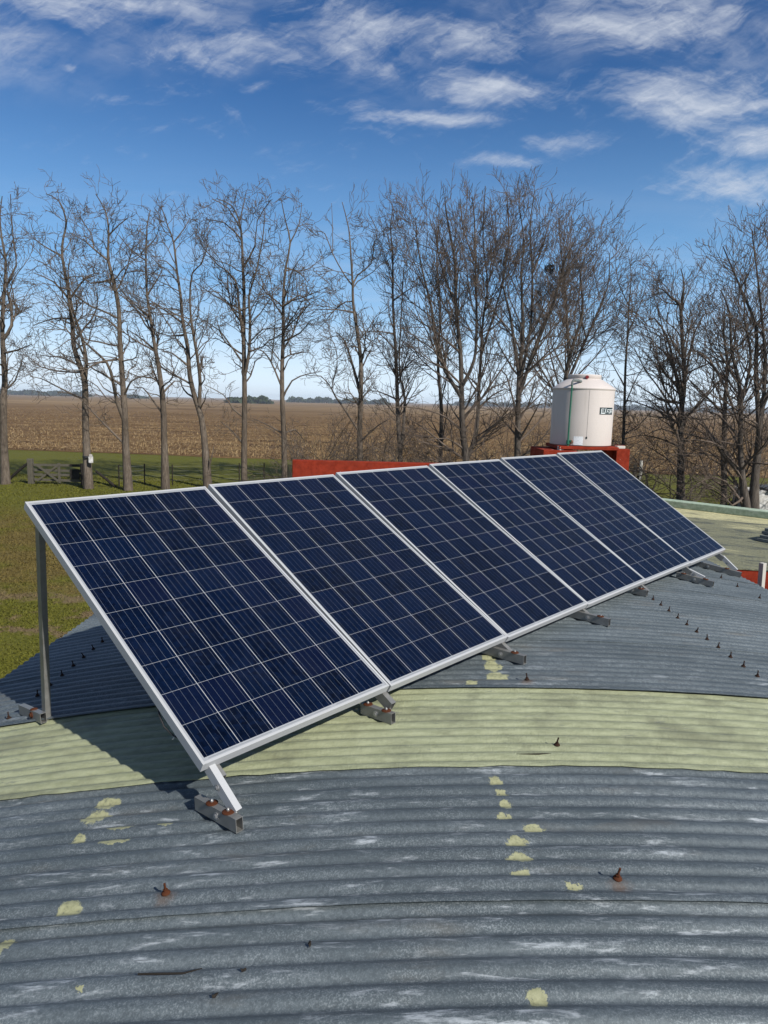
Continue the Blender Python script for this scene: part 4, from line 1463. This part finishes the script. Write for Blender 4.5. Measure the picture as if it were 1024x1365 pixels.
make_tree('bare_tree', 'bare tree with a broken stub high on its trunk, leaning left', 'tree', 2, 35.0,
          [[(100, 1340), (95, 1150), (90, 980), (80, 880), (65, 780), (50, 700), (35, 600), (20, 500), (15, 350), (20, 200), (35, 130)]],
          [[(80, 880), (40, 855), (-20, 850), (-80, 820)], [(85, 1030), (40, 950), (0, 900), (-40, 900)], [(50, 740), (0, 690), (-60, 650)], [(20, 500), (60, 420), (80, 380)],
           [(35, 600), (-30, 540), (-90, 480)], [(15, 350), (-50, 300), (-100, 240)], [(90, 930), (140, 870), (170, 880)], [(18, 300), (60, 250), (75, 200)]], LOCUST, 104, 0.225, MA, GRP)
make_tree('bare_tree', 'bare tree whose trunk leans left from behind the first panel seam', 'tree', 2, 36.0,
          [[(283, 1310), (270, 1150), (255, 1030), (230, 950), (205, 850), (195, 720), (175, 620), (165, 500), (150, 400), (135, 270), (110, 200), (80, 110)],
           [(255, 1000), (245, 880), (230, 750), (210, 640), (200, 520), (210, 400), (250, 360), (280, 270)]],
          [[(195, 790), (130, 750), (80, 740)], [(180, 690), (120, 675), (50, 655)], [(165, 640), (90, 560), (30, 520)], [(150, 400), (100, 350), (60, 350)],
           [(240, 830), (260, 770), (290, 770)], [(135, 270), (180, 200), (200, 160)], [(283, 1260), (300, 1200), (310, 1150)]], LOCUST, 105, 0.235, MA, GRP)
make_tree('bare_tree', 'tall straight bare tree with a wide fan shaped top before the dark far grove', 'tree', 2, 36.0,
          [[(440, 1300), (440, 1150), (442, 950), (440, 800), (438, 650), (440, 500), (435, 380), (430, 260), (420, 180), (385, 110), (320, 80)],
           [(440, 850), (460, 750), (465, 600), (460, 500), (490, 400), (520, 250), (530, 130)], [(436, 700), (420, 560), (400, 430), (330, 370), (290, 330)]],
          [[(430, 1040), (390, 990), (350, 930), (265, 885)], [(425, 800), (370, 700), (330, 650), (270, 610)], [(435, 380), (490, 290), (500, 180), (560, 90)], [(430, 250), (350, 180), (260, 170)],
           [(420, 180), (440, 100), (450, 50)], [(440, 1150), (390, 1090), (340, 1050)], [(430, 230), (370, 120), (300, 80)]], LOCUST, 106, 0.235, MA, GRP)
make_tree('bare_tree', 'bare tree just left of the red parapet corner', 'tree', 2, 36.2,
          [[(615, 1285), (612, 1100), (605, 950), (605, 800), (610, 650), (610, 500), (620, 380), (640, 270), (620, 180), (600, 80)]],
          [[(600, 900), (560, 790), (520, 740), (460, 725)], [(575, 800), (575, 650), (575, 560), (550, 400)], [(610, 720), (680, 660), (730, 600)], [(625, 950), (650, 870), (720, 840), (780, 830)],
           [(605, 1090), (540, 1060), (470, 1030)], [(620, 380), (680, 400), (720, 450)], [(640, 270), (680, 190), (690, 100)], [(610, 560), (680, 500), (730, 540)], [(620, 1090), (660, 1080), (700, 1130)]], LOCUST, 107, 0.225, MA, GRP)
make_tree('bare_tree', 'bare tree behind the left half of the red parapet, forked halfway up', 'tree', 3, 36.0,
          [[(343, 1270), (340, 1150), (345, 980), (345, 820), (330, 700), (310, 560), (308, 480), (300, 350), (290, 220), (260, 100)],
           [(320, 1000), (310, 850), (270, 730), (230, 690)], [(315, 480), (330, 430), (390, 380), (405, 290), (420, 230), (380, 150)]],
          [[(330, 1170), (260, 1030), (210, 950), (230, 870), (235, 800), (215, 730), (150, 700)], [(300, 620), (240, 590), (140, 590)], [(305, 490), (270, 430), (215, 330), (180, 240), (140, 230)],
           [(215, 330), (215, 200), (210, 100)], [(210, 950), (160, 890), (90, 890)], [(340, 1180), (420, 1120), (470, 1090)]], LOCUST, 108, 0.22, MA, GRP)
make_tree('bare_tree', 'slim bare tree with level side branches left of the biggest spreading one', 'tree', 3, 36.5,
          [[(525, 1270), (515, 1100), (510, 950), (505, 800), (495, 650), (490, 500), (490, 350), (480, 220), (490, 130)],
           [(545, 1250), (545, 1000), (520, 860), (530, 600), (540, 400)]],
          [[(505, 700), (430, 690), (350, 690)], [(510, 900), (580, 820), (640, 800)], [(510, 1000), (420, 960), (360, 960)], [(500, 560), (560, 500), (600, 480)]], dict(ELM, clear=2.6, l1_len=1.9), 109, 0.19, MBk, GRP)
make_tree('bare_tree', 'thin bare tree partly hidden behind the big spreading one', 'tree', 4, 38.5,
          [[(90, 1280), (95, 1050), (80, 850), (90, 600), (75, 400), (85, 200)]], [[(120, 1250), (125, 1000), (110, 820)]], dict(ELM, clear=2.0, l1_len=2.0), 110, 0.19, MBk, GRP)
make_tree('bare_tree', 'biggest bare tree, two trunks side by side under a broad fan of upright twigs', 'tree', 4, 35.0,
          [[(205, 1280), (190, 1150), (185, 1000), (180, 800), (160, 600), (155, 400), (120, 200), (110, 110)],
           [(255, 1300), (250, 1150), (262, 950), (270, 820), (280, 650), (300, 500), (280, 300), (290, 60)],
           [(187, 980), (90, 830), (50, 600), (20, 480), (-10, 330), (-20, 200)], [(187, 960), (240, 830), (250, 650), (245, 400), (240, 200), (230, 110)],
           [(285, 800), (340, 600), (380, 450), (400, 250), (390, 80)]],
          [[(185, 1150), (120, 1090), (50, 1060), (-60, 1040), (-160, 1050)], [(270, 1060), (320, 990), (380, 960)], [(180, 800), (60, 700), (-20, 650)], [(160, 600), (90, 400), (60, 220)],
           [(290, 500), (340, 350), (340, 160)], [(255, 400), (190, 250), (180, 120)], [(205, 1220), (120, 1180), (30, 1190)]], dict(ELM, l1_per_m=2.5), 111, 0.27, MBk, GRP)
make_tree('bare_tree', 'bare tree with the bird nest in its crown, left of the water tank', 'tree', 4, 34.5,
          [[(432, 1255), (435, 1100), (440, 900), (455, 750), (455, 620), (450, 450), (460, 300), (440, 150)],
           [(450, 950), (490, 700), (500, 450), (490, 250), (510, 80)], [(440, 900), (400, 620), (370, 500), (380, 350)], [(455, 1000), (520, 750), (600, 560), (640, 400), (690, 300)]],
          [[(530, 1220), (545, 1080), (560, 960)], [(435, 1100), (380, 900), (340, 880)], [(430, 1200), (500, 1080), (540, 1000)], [(500, 450), (560, 300), (580, 200)], [(440, 1180), (370, 1060), (320, 1020)]], dict(ELM, l1_per_m=2.2), 112, 0.23, MBk, GRP)
make_tree('bare_tree', 'bare tree rising straight behind the water tank', 'tree', 5, 36.5,
          [[(35, 1080), (45, 800), (70, 680), (120, 500), (110, 350), (140, 230)], [(50, 820), (140, 620), (230, 400), (240, 250)], [(42, 700), (50, 450), (30, 250), (20, 110)]],
          [[(45, 850), (180, 700), (280, 560)], [(40, 900), (-30, 640), (-60, 420)], [(140, 620), (130, 450), (160, 300)]], dict(ELM, l1_per_m=2.7), 113, 0.21, MBk, GRP)
make_tree('bare_tree', 'slender single stemmed bare tree standing clear right of the water tank', 'tree', 5, 37.2,
          [[(295, 1180), (295, 1080), (300, 950), (305, 750), (315, 600), (320, 480), (330, 350), (320, 270)]],
          [[(300, 1050), (380, 980), (440, 900)], [(303, 900), (360, 780), (420, 700)], [(304, 820), (240, 720), (200, 640)], [(315, 600), (370, 480), (400, 380)], [(290, 1120), (340, 1080), (420, 1050)], [(320, 480), (280, 380), (270, 310)]], THIN, 114, 0.155, MA, GRP)
make_tree('bare_tree', 'bare tree rising above the pale green parapet at its left end', 'tree', 6, 34.9,
          [[(150, 1300), (148, 1100), (150, 900), (165, 750), (155, 550), (145, 400), (110, 370), (70, 330), (40, 320)], [(150, 870), (110, 680), (80, 550), (20, 460), (-20, 480)],
           [(150, 450), (165, 300), (150, 230)]],
          [[(160, 750), (200, 550), (230, 480), (260, 430)], [(148, 930), (60, 800), (-20, 690), (-70, 590)], [(150, 960), (40, 880), (-60, 840), (-110, 830)], [(158, 800), (90, 640), (60, 500), (30, 380)], [(148, 1060), (70, 1010), (-30, 990), (-110, 1010)], [(152, 640), (90, 520), (90, 430)], [(148, 1150), (80, 1090), (0, 1040)], [(148, 1000), (60, 960), (-10, 990)], [(160, 900), (240, 920), (280, 900)], [(152, 1200), (170, 1130), (120, 1060)]], dict(ELM, clear=2.0, l1_per_m=2.2, wig=0.15), 115, 0.225, MBk, GRP)
make_tree('bare_tree', 'dark bare tree between the big multi stemmed one and the tree at the parapet end', 'tree', 6, 33.0,
          [[(345, 1290), (345, 1050), (350, 850), (360, 650), (345, 550), (350, 400)], [(355, 700), (400, 560), (380, 430)]],
          [[(350, 750), (270, 650), (200, 590)], [(350, 900), (250, 800), (190, 740)], [(345, 1050), (260, 960), (190, 900)]], dict(ELM, l1_len=2.9, hmid=6), 116, 0.24, MBk, GRP)
make_tree('bare_tree', 'thick multi stemmed bare tree at the right edge before the white hut', 'tree', 6, 30.6,
          [[(480, 1340), (485, 1200), (500, 1050), (505, 950), (490, 700), (490, 500), (420, 320), (340, 130)],
           [(460, 1330), (430, 1200), (420, 1050), (420, 800), (380, 600), (370, 430), (330, 330)], [(500, 1000), (530, 700), (510, 400), (470, 60)], [(505, 900), (580, 650), (560, 350), (540, 80)],
           [(425, 850), (470, 640), (440, 450), (450, 250)]],
          [[(430, 1220), (340, 1050), (260, 960), (190, 900)], [(420, 950), (350, 760), (280, 640), (200, 600)], [(450, 1290), (380, 1310), (330, 1250), (200, 1180)], [(430, 1180), (370, 1080), (280, 1020), (150, 1010)],
           [(440, 1300), (350, 1200), (260, 1190), (190, 1240)], [(500, 1100), (560, 1000), (620, 980)], [(445, 1280), (380, 1180), (300, 1080), (210, 1080)], [(425, 1000), (330, 900), (260, 880)]], dict(LOWELM, upb=0.06, l1_ang=50, hmid=6.0, l1_per_m=2.5), 117, 0.27, MBk, GRP)

# low brush between the trunks: arching bare shoots
def make_shrub(label, X, Y, nst, hgt, spread, seed, group):
    g_ = np.random.default_rng(seed)
    root = empty('bare_shrub', label, 'shrub', (X, Y, 0), group)
    S = np.stack([g_.normal(0, 0.25, nst), g_.normal(0, 0.25, nst), np.zeros(nst)], 1)
    D = np.stack([g_.normal(0, spread, nst), g_.normal(0, spread, nst), np.ones(nst)], 1)
    L = hgt * g_.uniform(0.6, 1.2, nst)
    P, RAD = grow(S, D, L, np.full(nst, 0.024), 10, 0.14, -0.075, g_, 0.3)
    cV, cF, off = [], [], 0
    v, f = tubes(P, RAD, 4)
    raw_mesh('stem', v, f, M_bark2, root, True)
    for per, t0, lf, n in ((3.0, 0.25, 0.40, 6), (3.2, 0.1, 0.45, 4)):
        r = sprout(P, RAD, L, g_, per, t0, lf, 48, 0.6, 0.2, 1.5)
        P, RAD = grow(r[0], r[1], r[2], np.maximum(r[3], 0.008), n, 0.2, -0.01, g_, 0.45, 0.0065)
        L = r[2]
        v, f = tubes(P, RAD, 3)
        cV.append(v); cF.append(f + off); off += len(v)
    raw_mesh('crown', np.concatenate(cV), np.concatenate(cF), M_twig2, root, True)


SHR = [(-4.9, 38.0, 'bare arching shrub left of the red parapet corner'), (-2.6, 39.0, 'bare shrub behind the left end of the red parapet'), (-0.6, 37.5, 'bare shrub behind the middle of the red parapet, second along it'),
       (1.6, 38.5, 'bare shrub behind the right part of the red parapet'), (4.0, 38.0, 'bare shrub left of the biggest tree'), (6.6, 37.0, 'bare shrub between the biggest tree and the nest tree'),
       (9.2, 37.5, 'bare shrub right behind the left side of the water tank'), (12.2, 38.0, 'bare shrub right of the water tank foot'), (14.0, 37.5, 'bare shrub between the slender tree and the parapet end'), (15.3, 35.5, 'bare shrub low behind the pale green parapet'),
       (-3.8, 34.5, 'nearer bare shrub left of the forked tree behind the red parapet'), (0.3, 34.2, 'nearer bare shrub at the foot of the slim tree'), (2.6, 34.6, 'nearer bare shrub just left of the biggest tree foot'),
       (5.6, 33.6, 'nearer bare shrub just right of the biggest tree foot'), (8.2, 33.8, 'nearer bare shrub right beside the nest tree foot'), (17.0, 33.5, 'bare shrub between the dark tree and the thick multi stemmed tree')]
for i, (x, y, lab) in enumerate(SHR):
    make_shrub(lab, x, y, 20 if i not in (0,) else 8, 4.4, 0.75, 300 + i, 'bare shrubs under the trees')

# bird nest
q = px(733, 358, 34.5)
b = MB()
g = random.Random(9)
for k in range(70):
    d = Vector((g.gauss(0, 1), g.gauss(0, 1), g.gauss(0, 0.7))).normalized()
    t_ = d.orthogonal().normalized()
    t_ = Matrix.Rotation(g.uniform(0, 6.28), 3, d) @ t_
    c = d * g.uniform(0.10, 0.24)
    b.tube([c - t_ * 0.16, c + d * 0.02, c + t_ * 0.16], 0.012, 3)
o = b.build('bird_nest', M_darkwood)
o.location = q
tag(o, 'round stick nest high in the tree left of the water tank', 'nest')

# ------------------------------------------------------------------ gate, fences and small things on the lawn
gp0, gp1 = px(42, 645, 35.7), px(108, 645, 35.4)
gate = empty('wooden_gate', 'old grey wooden field gate with crossed braces on the lawn', 'gate', (gp0[0], gp0[1], 0))
gl = gp1[0] - gp0[0]
MB().box(-0.13, 0.13, -0.13, 0.13, 0, 1.30, bev=0.03).build('gate_post', M_wood, gate)
MB().box(gl - 0.10, gl + 0.14, -0.12, 0.12, 0, 1.12, bev=0.03).build('gate_post', M_darkwood, gate)
for k in range(4):
    MB().box(0.16, gl - 0.12, -0.02, 0.02, 0.18 + 0.25 * k, 0.30 + 0.25 * k, Matrix.Rotation(R(0.5 * (-1) ** k), 4, 'Y')).build('gate_board', M_wood, gate)
MB().box(gl * 0.55 - 0.06, gl * 0.55 + 0.06, -0.062, -0.022, 0.10, 1.12).build('gate_upright', M_wood, gate)
for sgn in (1, -1):
    a = math.atan2(0.85, gl * 0.42)
    ln = math.hypot(0.85, gl * 0.42)
    M = Matrix.Translation((gl * 0.34, -0.085 if sgn > 0 else -0.125, 0.60)) @ Matrix.Rotation(-sgn * a, 4, 'Y')
    MB().box(-ln / 2, ln / 2, -0.018, 0.018, -0.05, 0.05, M).build('gate_brace', M_wood, gate)
for k, (x0, x1, z0, z1) in enumerate([(gl - 0.62, gl - 0.14, 0.30, 0.82), (gl - 0.62, gl - 0.14, 0.95, 1.08)]):
    MB().box(x0, x1, -0.10, -0.065, z0, z1).build('gate_panel', M_darkwood, gate)
# stay logs leaning on the end posts
for lab, a, c in (('dark stay log leaning from the grass up to the left gate post', (10, 641, 35.7), (40, 615, 35.7)), ('dark stay log leaning up to the strapped trunk right of the gate', (155, 650, 35.0), (128, 628, 35.0))):
    A, Bq = px(*a), px(*c)
    A[2] = max(A[2], 0.02)
    b = MB()
    b.tube([tuple(A - A), tuple((Bq - A) * 0.5 + np.array([0, 0, 0.02])), tuple(Bq - A)], [0.075, 0.07, 0.06], 8)
    o = b.build('stay_log', M_darkwood, smooth=True)
    o.location = A
    tag(o, lab, 'log', 'stay logs by the gate')
# strap and white box on the second trunk
q = px(117, 609, 34.3)
b = MB()
b.lathe([(0.235, -0.05), (0.240, -0.04), (0.240, 0.05), (0.235, 0.06)], 20)
o = b.build('trunk_strap', M_dark, smooth=True)
o.location = q
tag(o, 'black strap round the trunk right of the gate', 'strap')
q = px(122.3, 611, 34.1)
b = MB()
b.box(-0.10, 0.10, -0.07, 0.07, -0.22, 0.10, bev=0.03)
b.box(-0.07, 0.07, -0.06, 0.06, 0.101, 0.20, bev=0.03)
o = b.build('white_box', M_white)
o.location = (q[0], q[1] - 0.1, q[2])
tag(o, 'small white box strapped to the trunk right of the gate', 'box')


def fence(label, posts, hgt, group):
    p0 = posts[0]
    root = empty('wire_fence', label, 'fence', (p0[0], p0[1], 0), group)
    for (x, y) in posts:
        b = MB()
        b.tube([(x - p0[0], y - p0[1], -0.1), (x - p0[0] + 0.01, y - p0[1], hgt)], 0.035, 6)
        b.build('fence_post', M_darkwood, root)
    for k in range(4):
        z = hgt * (0.25 + 0.22 * k)
        b = MB()
        pts = []
        for (a, c) in zip(posts, posts[1:]):
            for s in (0, 0.5):
                pts.append((a[0] + (c[0] - a[0]) * s - p0[0], a[1] + (c[1] - a[1]) * s - p0[1], z - (0.02 if s else 0)))
        pts.append((posts[-1][0] - p0[0], posts[-1][1] - p0[1], z))
        b.tube(pts, 0.004, 4)
        b.build('fence_wire', M_wire, root)


def gxy(x, y):
    d = CAMM @ np.array([(x - 512) / FPX, (y - 682.5) / FPX, 1.0])
    d = d * (-GZ) / d[2]
    return (d[0], d[1])


fence('thin wire fence with dark posts on the lawn right of the gate', [gxy(159, 648), gxy(193, 646), gxy(230, 647), gxy(319, 644), gxy(352, 643)], 1.10, 'wire fences')
fence('thin wire fence on the grass behind the pale green parapet', [(13.2, 36.5), (15.4, 36.0), (17.8, 35.4), (20.5, 35.0)], 1.15, 'wire fences')
for k, (xx, yy, h) in enumerate([(845, 640, 1.0), (853, 639, 1.25)]):
    p_ = gxy(xx, yy)
    b = MB()
    b.tube([(0, 0, -0.1), (0.02, 0, h * 0.5), (0.0, 0, h)], [0.12, 0.11, 0.10], 8)
    o = b.build('field_post', M_plank if k else M_wood, smooth=True)
    o.location = (p_[0], p_[1], 0)
    tag(o, ['shorter grey wooden post at the field edge right of the tank base', 'taller pale wooden post at the field edge right of the tank base'][k], 'post', 'wooden posts at the field edge')

# white hut behind the thick tree at the right
hut = empty('white_hut', 'small whitewashed hut with a dark roof behind the thick tree', 'hut', (18.0, 32.6, 0))
MB().box(-1.25, 1.9, -0.7, 0.9, 0, 1.02).build('wall', M_white, hut)
b = MB()
b.box(-0.45, 2.05, -0.85, 1.05, 1.04, 1.13, Matrix.Rotation(R(1.5), 4, 'X'))
b.build('roof', M_darkroof, hut)

# ------------------------------------------------------------------ far groves on the horizon
def grove(label, x0, x1, ybase, dist, hgt, seed):
    g_ = np.random.default_rng(seed)
    A, Bq = px(x0, ybase, dist), px(x1, ybase, dist)
    n = int((Bq[0] - A[0]) / 1.6 * 26)
    V, F = [], []
    cx = g_.uniform(A[0], Bq[0], n)
    env = 0.72 + 0.18 * np.sin(cx * 0.11 + seed) + 0.14 * np.sin(cx * 0.37 + 2 * seed)
    e = np.clip(np.minimum(cx - A[0], Bq[0] - cx) / 9.0, 0.25, 1.0)
    H = hgt * env * e
    cz = H * g_.random(n) ** 0.6
    cy = dist + g_.normal(0, 10, n)
    s = g_.uniform(0.7, 2.0, n)
    c = np.stack([cx, cy, cz], 1)
    a = norm(g_.normal(0, 1, (n, 3))) * s[:, None]
    b_ = norm(np.cross(a, g_.normal(0, 1, (n, 3)))) * s[:, None]
    v = np.stack([c - a - b_, c + a - b_, c + a + b_, c - a + b_], 1).reshape(-1, 3)
    o_ = raw_mesh('far_grove', v, np.arange(4 * n).reshape(-1, 4), M_grove)
    tag(o_, label, 'grove', kind='stuff')


grove('dark far grove of trees on the horizon left of centre', 303, 362, 537, 700, 8.6, 1)
grove('longer faint tree line on the horizon behind the parapet trees', 383, 520, 539, 1300, 11, 2)
grove('faint tree line on the horizon at the far left', -30, 120, 526, 1500, 11, 3)
grove('faint tree line on the horizon right of the tank', 600, 1100, 547, 1900, 14, 4)
grove('tiny far tree clump on the horizon between the left trunks', 165, 192, 531, 1300, 9, 5)

# ------------------------------------------------------------------ the air over the plain
HAZE_DENSITY = 0.00024
hb = MB()
hb.box(-3200, 3200, -60, 2700, -1.0, 21.0)
hz = bpy.data.materials.new('air')
hz.use_nodes = True
ht = NT(hz.node_tree)
hz.node_tree.nodes.remove(hz.node_tree.nodes['Principled BSDF'])
pv = ht.n('ShaderNodeVolumePrincipled')
pv.inputs['Color'].default_value = (0.86, 0.92, 1.0, 1)
pv.inputs['Density'].default_value = HAZE_DENSITY
pv.inputs['Anisotropy'].default_value = 0.2
ht.l.new(pv.outputs[0], hz.node_tree.nodes['Material Output'].inputs['Volume'])
o = hb.build('haze', hz)
tag(o, 'thin haze over the far fields', 'haze', kind='stuff')
